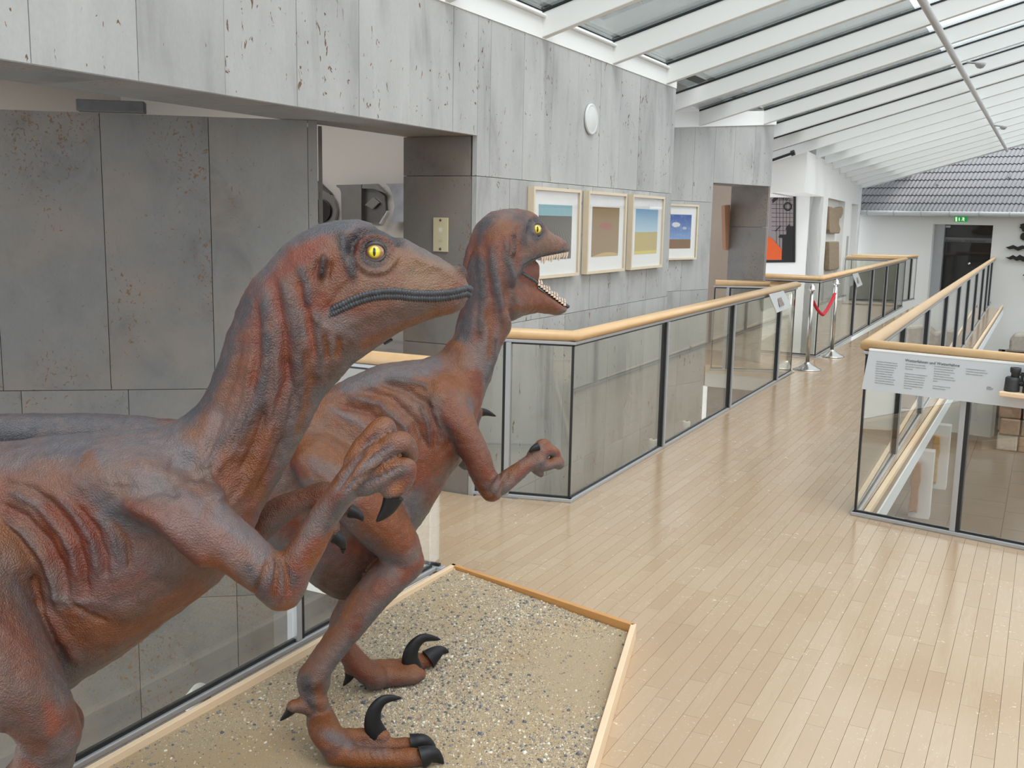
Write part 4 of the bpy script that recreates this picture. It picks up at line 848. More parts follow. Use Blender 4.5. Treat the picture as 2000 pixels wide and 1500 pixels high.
def profile(fr, secs, k=5, n=28, e=2.0):
    """secs: (top, bottom, halfwidth[, bias]); top/bottom are 3D points of the mid-plane"""
    T = catmull([s[0] for s in secs], k); B = catmull([s[1] for s in secs], k); Wd = catmull([[s[2]] for s in secs], k)[:, 0]
    th = np.linspace(0, 2*math.pi, n, endpoint=False); R = []
    for t, b, w in zip(T, B, Wd):
        c = (t+b)/2; h = (t-b)/2; cs, sn = np.cos(th), np.sin(th); q = 2/e
        R.append(c+np.outer(np.sign(cs)*np.abs(cs)**q, h)+np.outer(np.sign(sn)*np.abs(sn)**q*w, fr.n))
    # round ends
    def cap(r0, r1, s):
        c = r0.mean(0); d = r0.mean(0)-r1.mean(0); d /= np.linalg.norm(d)+1e-9; rad = .5*np.linalg.norm(r0-c, axis=1).mean()
        return [c+(r0-c)*math.cos(a)+d*rad*math.sin(a) for a in s]
    R = cap(R[0], R[1], (1.35, 1.0, .5))+R+cap(R[-1], R[-2], (.5, 1.0, 1.35)); return rings_mesh(R)
def tube3(pts, k=5, n=20, up=None):
    """pts: (3D point, radius[, radius2 lateral])"""
    P = catmull([p[0] for p in pts], k); ra = catmull([[p[1]] for p in pts], k)[:, 0]; rb = catmull([[p[2] if len(p) > 2 else p[1]] for p in pts], k)[:, 0]
    th = np.linspace(0, 2*math.pi, n, endpoint=False); R = []; up = np.array([0, 0, 1.]) if up is None else up
    for i in range(len(P)):
        t = P[min(i+1, len(P)-1)]-P[max(i-1, 0)]; t /= np.linalg.norm(t); b = up-t*(up@t); b /= np.linalg.norm(b); a = np.cross(t, b)
        R.append(P[i]+np.outer(np.cos(th)*ra[i], a)+np.outer(np.sin(th)*rb[i], b))
    def cap(r0, r1, s):
        c = r0.mean(0); d = c-r1.mean(0); d /= np.linalg.norm(d)+1e-9; rad = np.linalg.norm(r0-c, axis=1).mean(); return [c+(r0-c)*math.cos(a)+d*rad*math.sin(a) for a in s]
    R = cap(R[0], R[1], (1.35, 1.0, .5))+R+cap(R[-1], R[-2], (.5, 1.0, 1.35)); return rings_mesh(R)
def sculpt(comps):
    """comps: (name, (V,T,Q), blend radius, op); returns verts, quads, component index"""
    allv = np.vstack([c[1][0] for c in comps]); lo = np.floor(allv.min(0)/VOX).astype(int)-8; hi = np.ceil(allv.max(0)/VOX).astype(int)+8; sh = hi-lo
    D = np.full(sh, 1.0, np.float32); ID = np.zeros(sh, np.uint8); tr = vdb.createLinearTransform(voxelSize=VOX)
    for ci, (nm, (V, T, Q), kb, op) in enumerate(comps):
        g = vdb.FloatGrid.createLevelSetFromPolygons(V.astype(np.float32), triangles=T, quads=Q, transform=tr, halfWidth=7.0)
        a = np.floor(V.min(0)/VOX).astype(int)-7-lo; b = np.ceil(V.max(0)/VOX).astype(int)+8-lo; a = np.maximum(a, 0); b = np.minimum(b, sh)
        A = np.full(b-a, 1.0, np.float32); g.copyToArray(A, ijk=tuple((a+lo).tolist())); S = tuple(slice(x, y) for x, y in zip(a, b)); d = D[S]
        if op == '+':
            w = A < d; h = np.clip(kb-np.abs(d-A), 0, None)/kb; D[S] = np.minimum(A, d)-h*h*h*kb/6; ID[S][w] = ci
        else:
            A = -A; h = np.clip(kb-np.abs(d-A), 0, None)/kb; D[S] = np.maximum(A, d)+h*h*h*kb/6
    D = np.clip(D, -.05, .05)
    g = vdb.FloatGrid(.05); g.copyFromArray(D); g.transform = tr
    pts, quads = g.convertToQuads(isovalue=0.0)
    pts = np.asarray(pts, float)                                  # world units with the origin at index 0
    V = pts+lo*VOX; ix = np.clip(np.round(pts/VOX).astype(int), 0, np.array(sh)-1)
    return V, np.asarray(quads)[:, ::-1].copy(), ID[ix[:, 0], ix[:, 1], ix[:, 2]]
def normals(V, Q):
    a = V[Q[:, 2]]-V[Q[:, 0]]; b = V[Q[:, 3]]-V[Q[:, 1]]; fn = np.cross(a, b); N = np.zeros_like(V)
    for i in range(4): np.add.at(N, Q[:, i], fn)
    return N/(np.linalg.norm(N, axis=1, keepdims=True)+1e-12)
def smooth(V, Q, it=1, mask=None):
    e = np.vstack([Q[:, [0, 1]], Q[:, [1, 2]], Q[:, [2, 3]], Q[:, [3, 0]]])
    for _ in range(it):
        S = np.zeros_like(V); C = np.zeros(len(V)); np.add.at(S, e[:, 0], V[e[:, 1]]); np.add.at(C, e[:, 0], 1); np.add.at(S, e[:, 1], V[e[:, 0]]); np.add.at(C, e[:, 1], 1)
        nv = S/np.maximum(C, 1)[:, None]; V = V+(nv-V)*(.5 if mask is None else .5*mask[:, None])
    return V
def pl_dist(P, line):
    L = np.asarray(line, float); best = np.full(len(P), 1e9); tt = np.zeros(len(P)); acc = 0
    for a, b in zip(L[:-1], L[1:]):
        d = b-a; l = np.linalg.norm(d)+1e-9; t = np.clip(((P-a)@d)/l**2, 0, 1); q = np.hypot(*(P-(a+t[:, None]*d)).T); w = q < best; best[w] = q[w]; tt[w] = acc+t[w]*l; acc += l
    return best, tt/acc
def vnoise(P, f, seed=0):
    """cheap smooth value noise"""
    r = np.random.default_rng(seed); G_ = r.random((32, 32, 32)).astype(np.float32); q = P*f+1000; i = np.floor(q).astype(int); u = q-i; u = u*u*(3-2*u); i0 = i % 32; i1 = (i+1) % 32
    def g(a, b, c): return G_[a, b, c]
    x0, y0, z0 = i0.T; x1, y1, z1 = i1.T; ux, uy, uz = u.T
    c = (g(x0, y0, z0)*(1-ux)+g(x1, y0, z0)*ux)*(1-uy)+(g(x0, y1, z0)*(1-ux)+g(x1, y1, z0)*ux)*uy
    d = (g(x0, y0, z1)*(1-ux)+g(x1, y0, z1)*ux)*(1-uy)+(g(x0, y1, z1)*(1-ux)+g(x1, y1, z1)*ux)*uy
    return c*(1-uz)+d*uz
GREY, DGREY, RED, ORNG, PINK, DARK, TAN, BROWN = map(np.array, ((.092, .096, .110), (.027, .029, .035), (.150, .048, .034), (.215, .080, .032), (.200, .112, .084), (.018, .018, .020), (.250, .175, .110), (.080, .042, .027)))
def skin_mat(name):
    t = NT(name); at = t.n('VertexColor'); at.layer_name = 'paint'; P = t.coords()
    n1 = t.noise(P, 38, 5, .65, .4); n2 = t.noise(P, 9, 4, .6, .5); n3 = t.noise(P, 150, 4, .7)
    c = t.mix(t.math('MULTIPLY', t.ramp(n2, [(.40, 0), (.62, 1)]), .16), at.outputs[0], (.20, .075, .045))
    c = t.mix(t.math('MULTIPLY', t.ramp(n1, [(.50, 0), (.72, 1)]), .34), c, (.035, .036, .04)); c = t.mix(t.math('MULTIPLY', t.ramp(n1, [(.30, 1), (.45, 0)]), .22), c, (.26, .155, .105))
    hs = t.n('HueSaturation', Saturation=1.16, Value=.95); t.link(c, hs.inputs['Color']); c = hs.outputs[0]
    vo = t.n('TexVoronoi', Scale=290.); t.link(P, vo.inputs['Vector'])
    vo2 = t.n('TexVoronoi', Scale=95.); t.link(P, vo2.inputs['Vector'])
    n4 = t.noise(P, 340, 3, .6)
    h = t.math('ADD', t.math('MULTIPLY', vo.outputs['Distance'], .42), t.math('ADD', t.math('MULTIPLY', n3, .50), t.math('MULTIPLY', vo2.outputs['Distance'], .12)))
    h = t.math('ADD', h, t.math('ADD', t.math('MULTIPLY', n1, .42), t.math('MULTIPLY', n4, .34)))
    b = t.bsdf(c, .36, bump=h, bstr=.68, bdist=.005); b.inputs['Specular IOR Level'].default_value = .5; return t.m
MAT['skin'] = skin_mat('painted resin hide'); 
t = NT('black horn'); n1 = t.noise(t.coords((1, 1, 1)), 120, 3); t.bsdf(t.mix(n1, (.006, .006, .007), (.018, .018, .020)), .45, bump=n1, bstr=.12, bdist=.002).inputs['Specular IOR Level'].default_value = .28; MAT['horn'] = t.m
class Beast:
    gain = 1.45
    def __init__(s, label, fr, comps, name='dinosaur'):
        s.fr = fr; s.root = empty(name, tuple(fr.P), label, 'dinosaur', 'dinosaur models on the gravel'); s.names = [c[0] for c in comps]
        s.V, s.Q, s.I = sculpt(comps); s.V = smooth(s.V, s.Q, 2); s.N = normals(s.V, s.Q); s.frames = {}
        s.col = np.zeros((len(s.V), 3)); s.base()
    def ids(s, names): return np.isin(s.I, [i for i, n in enumerate(s.names) if any(n.startswith(q) for q in names)])
    def base(s, frac=None):
        N = s.N; up = N[:, 2]+(vnoise(s.V, 9, 1)-.5)*.7; r = vnoise(s.V, 14, 2); c = np.empty_like(s.V)
        g = np.clip((up-.02)/.45, 0, 1)[:, None]; o = np.clip((-up-.05)/.6, 0, 1)[:, None]; k = np.clip((r-.42)*5, 0, 1)[:, None]
        mid = RED*(1-k)+(GREY*.55+PINK*.45)*k; c = mid*(1-g)+GREY*g; c = c*(1-o)+(ORNG*.62+BROWN*.38)*o; s.col = c
    def px(s, fr=None):
        fr = fr or s.fr; l = fr.lat(s.V); W_ = np.where((l < 0)[:, None], fr.mirror(s.V), s.V); return project(W_)
    def stroke(s, line, width, depth=0, color=None, k=1.0, on=None, fr=None, soft=1.0, wob=0.0, side=None):
        """one modelling-tool or brush stroke laid along a line of the flank, repeated on the other flank"""
        P = s._px[fr or s.fr]; m = np.ones(len(P), bool) if on is None else s.ids(on)
        L = np.asarray(line, float); bb = (P[:, 0] > L[:, 0].min()-width*3) & (P[:, 0] < L[:, 0].max()+width*3) & (P[:, 1] > L[:, 1].min()-width*3) & (P[:, 1] < L[:, 1].max()+width*3)
        m &= bb
        if side: m &= (s.fr.lat(s.V)*side > 0)
        ii = np.nonzero(m)[0]
        if not len(ii): return
        d, t = pl_dist(P[ii], L)
        if wob: d = d+wob*width*(vnoise(s.V[ii], 40, 5)-.5)*2
        w = np.exp(-(np.clip(d, 0, None)/width)**2*soft)*np.clip(np.minimum(t, 1-t)*8+.35, 0, 1)
        depth = depth*s.gain
        if depth: s.V[ii] += s.N[ii]*(w*depth)[:, None]
        if color is not None: s.col[ii] += (np.asarray(color)-s.col[ii])*(np.clip(w*1.25, 0, 1)*k)[:, None]
    def prep(s, *frs):
        s._px = {f: s.px(f) for f in (s.fr, *frs)}
    def finish(s):
        s.N = normals(s.V, s.Q)
        me = bpy.data.meshes.new('body'); nv, nq = len(s.V), len(s.Q)
        me.vertices.add(nv); me.vertices.foreach_set('co', s.V.astype(np.float32).ravel()); me.loops.add(nq*4); me.loops.foreach_set('vertex_index', s.Q.astype(np.int32).ravel())
        me.polygons.add(nq); me.polygons.foreach_set('loop_start', np.arange(0, nq*4, 4, dtype=np.int32)); me.polygons.foreach_set('use_smooth', np.ones(nq, bool)); me.update(calc_edges=True); me.validate()
        ca = me.color_attributes.new('paint', 'FLOAT_COLOR', 'POINT'); ca.data.foreach_set('color', np.hstack([np.clip(s.col, 0, 1), np.ones((nv, 1))]).astype(np.float32).ravel())
        me.materials.append(MAT['skin']); o = bpy.data.objects.new('body', me); COL.objects.link(o); o.parent = s.root; o.matrix_parent_inverse = Matrix.Translation(s.root.location).inverted(); s.obj = o
        from mathutils.bvhtree import BVHTree
        s.bvh = BVHTree.FromPolygons([tuple(v) for v in s.V], [tuple(q) for q in s.Q.tolist()])
    def hit(s, x, y, fallback=None):
        d = ray(x, y); d = d/np.linalg.norm(d); loc, nr, i, dist = s.bvh.ray_cast(Vector(CAMP), Vector(d))
        if loc is None: return None, None
        nr = np.array(nr); nr = nr if nr@d < 0 else -nr; return np.array(loc), nr
    def claw(s, pts, r, name='claw', mat='horn', flat=1.25, n=16, ex=.72, up=(0, 0, 1)):
        P = catmull(pts, 6); m = len(P); t = np.linspace(0, 1, m); rad = r*(1-t)**ex+.0008; mb = MB()
        mb.tube([tuple(p) for p in P], list(rad), n, flat=flat, up=tuple(up)); return mb.build(name, MAT[mat], s.root)
# ================================================================ DINOSAUR ONE (nearer, mouth closed)
F1 = Frame(on_plane(733, 492, CAMP+FW*2.15, FW)[:2], 52)
A = F1.at
def pr(x0, y0, x1, y1, w, fr=F1): return (fr.at(x0, y0), fr.at(x1, y1), w)
def sec(a, zt_, zb, w, fr=F1): return (fr.pt(a, zt_), fr.pt(a, zb), w)
sA, zA = F1.sz(0, 868); sB, zB = F1.sz(60, 1385)
torso = [sec(-2.55, .93, .89, .02), sec(-2.0, 1.02, .93, .045), sec(-1.6, 1.09, .93, .07), sec(-1.25, 1.14, .86, .11), (F1.pt(sA-.10, zA-.005), F1.pt(sA-.02, zB+.07), .165), (F1.at(20, 862), F1.at(70, 1378), .165), pr(110, 851, 170, 1318, .175), pr(190, 846, 245, 1268, .185), pr(270, 843, 320, 1212, .175), pr(330, 838, 400, 1150, .155), pr(372, 812, 470, 1068, .125)]
neck = [pr(300, 850, 420, 1130, .14), pr(352, 828, 478, 1052, .12), pr(385, 795, 532, 962, .10), pr(410, 748, 578, 878, .093), pr(430, 697, 612, 815, .088), pr(447, 642, 634, 772, .085), pr(466, 595, 655, 742, .083), pr(496, 545, 672, 722, .080)]
head = [pr(478, 588, 640, 755, .074), pr(500, 545, 668, 728, .082), pr(545, 488, 692, 708, .086), pr(600, 447, 722, 688, .086), pr(650, 432, 752, 667, .083), pr(700, 430, 782, 648, .080), pr(740, 440, 812, 635, .072), pr(778, 459, 840, 624, .060), pr(818, 480, 864, 617, .049), pr(855, 501, 883, 612, .040), pr(886, 520, 897, 606, .032), pr(905, 537, 906, 597, .024), pr(914, 553, 911, 585, .014)]
arm = [(A(235, 925, .09), .080, .05), (A(285, 945, .125), .085, .055), (A(345, 985, .175), .078, .05), (A(420, 1040, .20), .066, .05), (A(490, 1095, .21), .058, .045), (A(545, 1140, .21), .052, .043)]
fore = [(A(553, 1150, .21), .044, .040), (A(575, 1110, .21), .043, .037), (A(605, 1060, .215), .036, .033), (A(632, 1012, .22), .032, .029), (A(654, 982, .225), .038, .028), (A(680, 946, .23), .053, .029), (A(703, 915, .23), .055, .026), (A(716, 896, .23), .049, .019)]
fing = {'finger_a': [(A(690, 900, .225), .020), (A(708, 872, .220), .0195), (A(742, 836, .215), .0205), (A(757, 835, .200), .018), (A(762, 862, .185), .015)],
        'finger_b': [(A(712, 908, .235), .018), (A(740, 888, .240), .020), (A(776, 864, .240), .022), (A(793, 868, .225), .020), (A(802, 892, .205), .0165), (A(786, 905, .195), .013)],
        'finger_c': [(A(712, 945, .235), .026), (A(745, 930, .245), .023), (A(775, 912, .250), .0175), (A(797, 912, .250), .0175), (A(795, 935, .245), .0165), (A(776, 953, .240), .018), (A(763, 960, .240), .019)]}
farm = [(A(330, 970, -.12), .075, .05), (A(400, 1060, -.17), .062, .045), (A(455, 1085, -.18), .048)]
ffore = [(A(455, 1085, -.18), .042), (A(500, 1035, -.18), .036), (A(550, 995, -.18), .034), (A(600, 972, -.18), .025), (A(640, 965, -.18), .028), (A(668, 985, -.18), .020), (A(686, 1002, -.18), .013)]
ff2 = [(A(620, 985, -.17), .020), (A(648, 1020, -.16), .017), (A(655, 1050, -.15), .013)]
thigh = [(F1.pt(*F1.sz(-90, 1100, .15), .15), .16, .10), (A(-70, 1190, .20), .160, .10), (A(-5, 1285, .225), .130, .085), (A(62, 1372, .23), .088, .07), (A(98, 1432, .22), .062, .058)]
ks, kz = F1.sz(95, 1440, .20)
shin = [(F1.pt(ks, kz, .20), .062, .058), (F1.pt(ks-.03, kz-.08, .20), .070, .055), (F1.pt(ks-.20, kz-.25, .20), .050, .042), (F1.pt(ks-.31, kz-.37, .20), .038, .034), (F1.pt(ks-.33, kz-.41, .20), .042, .034), (F1.pt(ks-.29, kz-.50, .20), .034, .03), (F1.pt(ks-.21, .11, .20), .036, .035), (F1.pt(ks-.12, .085, .20), .030, .045), (F1.pt(ks+.03, .072, .20), .024, .04), (F1.pt(ks+.07, .068, .20), .02, .03)]
s2_, z2_ = F1.sz(108, 1420, -.14)
fthigh = [(F1.pt(ks-.26, kz+.36, -.12), .15, .09), (F1.pt(s2_-.12, z2_+.16, -.15), .12, .08), (F1.pt(s2_, z2_, -.16), .062, .055)]
fshin = [(F1.pt(s2_, z2_, -.16), .055, .05), (F1.pt(s2_-.10, z2_-.18, -.16), .058, .048), (F1.pt(s2_-.26, z2_-.36, -.16), .038), (F1.pt(s2_-.24, z2_-.46, -.16), .034), (F1.pt(s2_-.16, .10, -.16), .036), (F1.pt(s2_-.05, .085, -.16), .028, .045), (F1.pt(s2_+.08, .07, -.16), .02, .03)]
comps = [('torso', profile(F1, torso, e=2.2), .03, '+'), ('neck', profile(F1, neck, e=2.0), .05, '+'), ('head', profile(F1, head, e=2.3), .035, '+'),
         ('far_arm', tube3(farm), .02, '+'), ('far_arm_f', tube3(ffore), .012, '+'), ('far_arm_g', tube3(ff2), .01, '+'),
         ('leg', tube3(thigh), .010, '+'), ('leg_shin', tube3(shin), .018, '+'), ('far_leg', tube3(fthigh), .02, '+'), ('far_leg_s', tube3(fshin), .018, '+'),
         ('arm', tube3(arm), .075, '+'), ('arm_fore', tube3(fore), .025, '+')]
for k_, v_ in fing.items(): comps.append(('arm_'+k_, tube3(v_), .010, '+'))
for dy in (-.035, .035):
    comps.append(('leg_toe', tube3([(F1.pt(ks-.2, .085, .20+dy*.4), .028), (F1.pt(ks-.05, .075, .20+dy*1.2), .024), (F1.pt(ks+.08, .07, .20+dy*1.5), .02)]), .01, '+'))
eye1 = (733, 492)
comps.append(('socket', tube3([(A(733, 492, .115), .019), (A(733, 492, .082), .019), (A(733, 492, .058), .017)], 3), .006, '-'))
D1 = Beast('nearer brown dinosaur model with closed mouth and yellow eye', F1, comps)
D1.prep()
st = D1.stroke; HN = ('head', 'neck', 'torso', 'socket')
# ---- paint: head
st([(545, 640), (560, 720), (520, 800), (470, 880)], 60, 0, GREY*.45+BROWN*.55, .75, on=HN, wob=.3); st([(500, 560), (540, 500), (600, 455), (660, 436), (720, 436), (770, 454), (830, 484), (905, 528)], 22, 0, GREY*.85, 1.0, on=HN)
st([(700, 560), (760, 540), (830, 545), (890, 560)], 46, 0, PINK*.62+TAN*.30, .85, on=('head',)); st([(640, 560), (700, 575), (780, 555)], 26, 0, PINK*.75, .6, on=('head',))
st([(640, 470), (600, 490), (560, 510)], 17, 0, RED*1.15, .9, on=HN, wob=.4); st([(520, 560), (555, 520), (600, 505)], 14, 0, RED, .7, on=HN, wob=.5)
st([(668, 452), (672, 480), (684, 510), (690, 545)], 9, -.003, DGREY, .9, on=HN, wob=.5); st([(700, 450), (694, 480), (688, 510)], 6, .003, None, on=HN)
st([(745, 455), (765, 480), (778, 515), (770, 545)], 14, 0, RED*1.0, .8, on=HN, wob=.3)
st([(660, 470), (640, 480), (625, 520), (640, 560)], 11, 0, PINK*.85, .55, on=HN)
# lower jaw and throat
st([(690, 640), (760, 612), (830, 600), (895, 596)], 13, 0, BROWN*.8+GREY*.25, .9, on=HN); st([(700, 680), (770, 645), (850, 615), (890, 606)], 11, 0, ORNG*.55+BROWN*.5, .8, on=HN)
st([(640, 740), (660, 700), (690, 660)], 16, 0, BROWN*.9+DGREY*.3, .7, on=HN)
# eye surroundings
ring = lambda cx, cy, rx, ry, a0=0, a1=360, k=16: [(cx+rx*math.cos(math.radians(a)), cy+ry*math.sin(math.radians(a))) for a in np.linspace(a0, a1, k)]
st(ring(733, 493, 26, 24), 7, 0, DGREY, .95, on=HN); st(ring(733, 493, 31, 30), 4, .0030, None, on=HN); st(ring(735, 495, 40, 38, 10, 170), 3.5, -.0045, DGREY, .5, on=HN); st(ring(735, 497, 47, 44, 10, 160), 4, .0035, None, on=HN)
st(ring(733, 493, 21.5, 20.5), 3.2, .0035, DGREY*1.5, .9, on=HN); st(ring(733, 493, 36, 33, 180, 345), 4, -.004, RED*.8, .7, on=HN)
st([(684, 500), (690, 468), (708, 452), (738, 449), (768, 464), (782, 480)], 9, .008, DGREY, .95, on=HN); st([(700, 490), (704, 470), (722, 461), (750, 463), (770, 480)], 4, -.003, DGREY, .8, on=HN)
# cheek, nostril, ear
st([(760, 520), (800, 530), (850, 545)], 20, .003, None, on=HN); st([(690, 545), (660, 575), (640, 605)], 9, .004, None, on=HN); st([(800, 500), (850, 520), (890, 538)], 8, -.002, None, on=HN)
st([(890, 524), (901, 532), (909, 540)], 3.6, -.009, DARK, 1, on=HN); st([(888, 517), (902, 525), (910, 534)], 3, .0005, GREY*1.2, .8, on=HN)
st([(634, 503), (632, 518), (627, 542)], 6.5, -.014, DARK, 1.0, on=HN); st([(622, 508), (620, 525), (617, 542)], 6, .005, RED, .7, on=HN); st([(643, 508), (642, 525), (637, 545)], 5, .004, None, on=HN)
st([(683, 505), (684, 470), (702, 449), (738, 444), (772, 460), (788, 480)], 7.5, .004, DGREY*.9, 1.0, on=HN); st([(698, 500), (700, 472), (716, 460), (745, 459), (768, 474)], 5, 0, RED*.8, .9, on=HN)
st([(635, 500), (633, 515), (628, 540)], 4.6, -.006, DARK, 1.0, on=HN); st([(665, 455), (668, 480), (680, 510)], 11, 0, DGREY*1.1, .8, on=HN, wob=.6)
st([(760, 500), (800, 525), (850, 545)], 26, 0, TAN*.55+PINK*.3, .75, on=('head',))
# ---- paint and folds: neck
bands = [([(490, 570), (455, 640), (430, 710), (395, 785), (350, 832)], 22, DGREY*1.5, .95, .0), ([(500, 590), (503, 640), (505, 700), (492, 760)], 7, RED*1.1, .8, .004), ([(516, 575), (520, 640), (520, 720), (505, 790), (470, 850)], 10, DGREY*1.25, .85, -.0045),
         ([(533, 540), (545, 600), (558, 660), (560, 740), (548, 800)], 10, RED*1.15, .9, .006), ([(552, 550), (572, 620), (584, 690), (582, 760)], 10, DGREY*1.2+BROWN*.3, .85, -.005), ([(580, 545), (602, 610), (608, 660), (616, 700)], 7, RED*1.2+ORNG*.25, .85, .005),
         ([(585, 520), (600, 560), (602, 600)], 8, DGREY*1.4, .8, -.004), ([(632, 655), (637, 680), (640, 705)], 6, ORNG*.9, .75, .005), ([(660, 660), (664, 680), (658, 700)], 5, ORNG*.9, .75, .004), ([(600, 690), (606, 740), (596, 800), (580, 850)], 9, ORNG*.55+BROWN*.4, .7, .003),
         ([(616, 610), (622, 650), (626, 690), (622, 740)], 7, DGREY*1.4, .7, -.004), ([(560, 760), (555, 810), (540, 870)], 8, DARK*1.8, .6, -.004), ([(590, 760), (585, 800)], 5, DARK*2, .6, -.003)]
for L, w, c, k, d in bands: st(L, w, d, c, k, on=HN, wob=.35)
for L, w, d in (([(470, 660), (455, 740), (420, 820)], 8, .004), ([(490, 700), (478, 790), (445, 870), (420, 930)], 7, -.005), ([(520, 800), (500, 860), (470, 920)], 7, .006), ([(535, 820), (515, 880), (480, 950), (455, 985)], 6, -.005), ([(555, 850), (530, 910), (500, 965)], 6, .005),
                ([(500, 770), (475, 850), (440, 905)], 6, -.004), ([(440, 800), (420, 850), (400, 905)], 8, .004), ([(590, 560), (610, 620), (650, 650)], 6, -.003), ([(560, 700), (575, 770), (560, 830)], 5, .004), ([(540, 690), (540, 760), (520, 830)], 5, -.004)): st(L, w, d, None, on=HN)
st([(520, 830), (500, 900), (470, 970)], 26, 0, ORNG*.55+RED*.35, .75, on=HN, wob=.4); st([(480, 880), (500, 940), (520, 980)], 16, 0, ORNG*.6+BROWN*.3, .7, on=HN)
st([(430, 800), (415, 860), (395, 920)], 17, 0, GREY*.8+PINK*.4, .7, on=HN, wob=.4); st([(400, 915), (425, 870), (450, 840)], 7, -.004, DGREY*1.4, .6, on=HN)
# shoulder and collar bone
st([(395, 905), (405, 940), (430, 985)], 12, -.012, DGREY*1.3, .7, on=('torso', 'neck', 'arm')); st([(330, 895), (370, 905), (400, 935)], 18, .010, TAN*.55+GREY*.4, .7, on=('torso', 'neck', 'arm')); st([(370, 940), (395, 948)], 8, -.006, DGREY*1.4, .5, on=('torso', 'neck', 'arm'))
st([(210, 950), (260, 960), (310, 950), (350, 940)], 22, .010, TAN*.40+PINK*.25, .6, on=('torso', 'arm', 'neck'), wob=.5); st([(150, 940), (200, 965), (250, 985)], 9, -.005, BROWN, .6, on=('torso',), wob=.3)
st([(255, 985), (310, 1010), (360, 1060), (410, 1105)], 13, -.010, RED*.8, .85, on=('torso', 'arm')); st([(270, 960), (300, 990), (340, 1010)], 12, 0, RED*.7+DARK, .7, on=('torso', 'arm'), wob=.4)
st([(-400, 920), (0, 900), (100, 885), (200, 880), (330, 880)], 30, 0, GREY*1.0, .85, on=('torso', 'neck'), wob=.3); st([(-300, 860), (-60, 850), (100, 845), (200, 842), (330, 838), (365, 815)], 26, 0, GREY*1.05, .95, on=('torso', 'neck')); st([(60, 905), (110, 905), (150, 912)], 11, 0, PINK*.8, .6, on=('torso',), wob=.5); st([(120, 915), (200, 925), (300, 915)], 12, 0, GREY*.8+PINK*.35, .6, on=('torso',), wob=.4)
# ribs
for L, w, d, c in (([(0, 985), (50, 1010), (95, 1060), (120, 1110), (132, 1165)], 9, .008, RED), ([(0, 1015), (45, 1040), (85, 1090), (105, 1140), (115, 1190)], 9, -.008, DGREY*1.5), ([(20, 960), (75, 990), (115, 1035), (140, 1080), (150, 1130)], 8, -.006, DGREY*1.6), ([(70, 960), (115, 1000), (150, 1050), (165, 1110), (170, 1160)], 8, .007, RED),
                   ([(110, 970), (150, 1010), (180, 1060), (190, 1120)], 7, -.005, DGREY*1.5), ([(150, 990), (185, 1030), (205, 1080), (210, 1130)], 7, .006, RED), ([(190, 1010), (220, 1050), (235, 1100)], 6, -.004, DGREY*1.7), ([(220, 1020), (250, 1060), (255, 1110)], 6, .004, ORNG*.7), ([(0, 940), (60, 955), (110, 985)], 8, .004, PINK*.6),
                   ([(0, 1060), (35, 1085), (65, 1135), (80, 1190)], 10, .008, ORNG*.5+RED*.4)): st(L, w, d, c, .55, on=('torso',), wob=.3)
st([(110, 1200), (180, 1240), (260, 1220), (340, 1175), (400, 1130)], 42, 0, ORNG*.6+RED*.25, .8, on=('torso',), wob=.4); st([(180, 1180), (240, 1190), (300, 1170)], 18, -.003, DGREY*1.5+BROWN*.5, .6, on=('torso',), wob=.5); st([(300, 1110), (340, 1140), (370, 1130)], 16, 0, DGREY+BROWN*.6, .7, on=('torso',), wob=.4)
st([(90, 1190), (120, 1240), (150, 1290)], 10, -.006, RED*.7, .6, on=('torso',), wob=.5); st([(130, 1170), (170, 1200), (210, 1215)], 6, .005, ORNG*.8, .6, on=('torso',), wob=.4); st([(100, 1160), (140, 1178), (190, 1175)], 7, -.004, GREY, .5, on=('torso',), wob=.4)
# thigh
st([(-40, 1080), (0, 1180), (50, 1290), (110, 1400)], 75, 0, BROWN*.75+GREY*.3, .85, on=('leg',), wob=.3)
st([(20, 1120), (60, 1200), (100, 1290), (130, 1380)], 17, 0, GREY*.6+BROWN*.35, .75, on=('leg',), wob=.4); st([(0, 1170), (30, 1250), (60, 1330)], 26, 0, RED*.6+PINK*.2, .6, on=('leg',), wob=.5); st([(90, 1370), (105, 1410), (95, 1440)], 12, 0, RED*1.2, .8, on=('leg',), wob=.5); st([(10, 1380), (50, 1400), (80, 1450)], 18, 0, DARK*2+RED*.3, .6, on=('leg',), wob=.5); st([(0, 1430), (40, 1450), (90, 1470)], 18, .004, RED*.5+PINK*.35, .6, on=('leg',), wob=.4)
# arm: elbow folds, tendons, knuckles
AM = ('arm',)
st([(180, 890), (255, 872), (330, 880), (385, 905)], 34, 0, GREY*.9+PINK*.2, 1.0, on=('arm', 'torso'), wob=.3); st([(200, 920), (260, 930), (330, 925)], 26, 0, TAN*.35+GREY*.5+PINK*.1, .7, on=('arm', 'torso'), wob=.5); st([(250, 925), (330, 960), (400, 1000)], 40, 0, GREY*.85+PINK*.25, .8, on=('arm', 'torso'), wob=.4); st([(330, 1000), (400, 1040), (460, 1090)], 30, 0, GREY*.55+RED*.35+PINK*.2, .7, on=AM, wob=.5); st([(420, 990), (480, 1045), (525, 1095)], 26, 0, GREY*1.1+PINK*.12, .85, on=AM, wob=.4); st([(400, 1080), (450, 1130), (500, 1165)], 13, 0, ORNG*.6+RED*.4, .8, on=AM, wob=.4); st([(470, 1180), (530, 1200), (580, 1180)], 12, 0, ORNG*.75+RED*.2, .8, on=AM, wob=.3); st([(420, 1105), (460, 1150), (500, 1185)], 10, 0, ORNG*.6, .5, on=AM)
st([(480, 1100), (500, 1130), (505, 1160)], 10, 0, DGREY*1.5, .8, on=AM, wob=.5); st([(560, 1110), (575, 1130), (570, 1150)], 9, 0, DGREY*1.3, .8, on=AM, wob=.4)
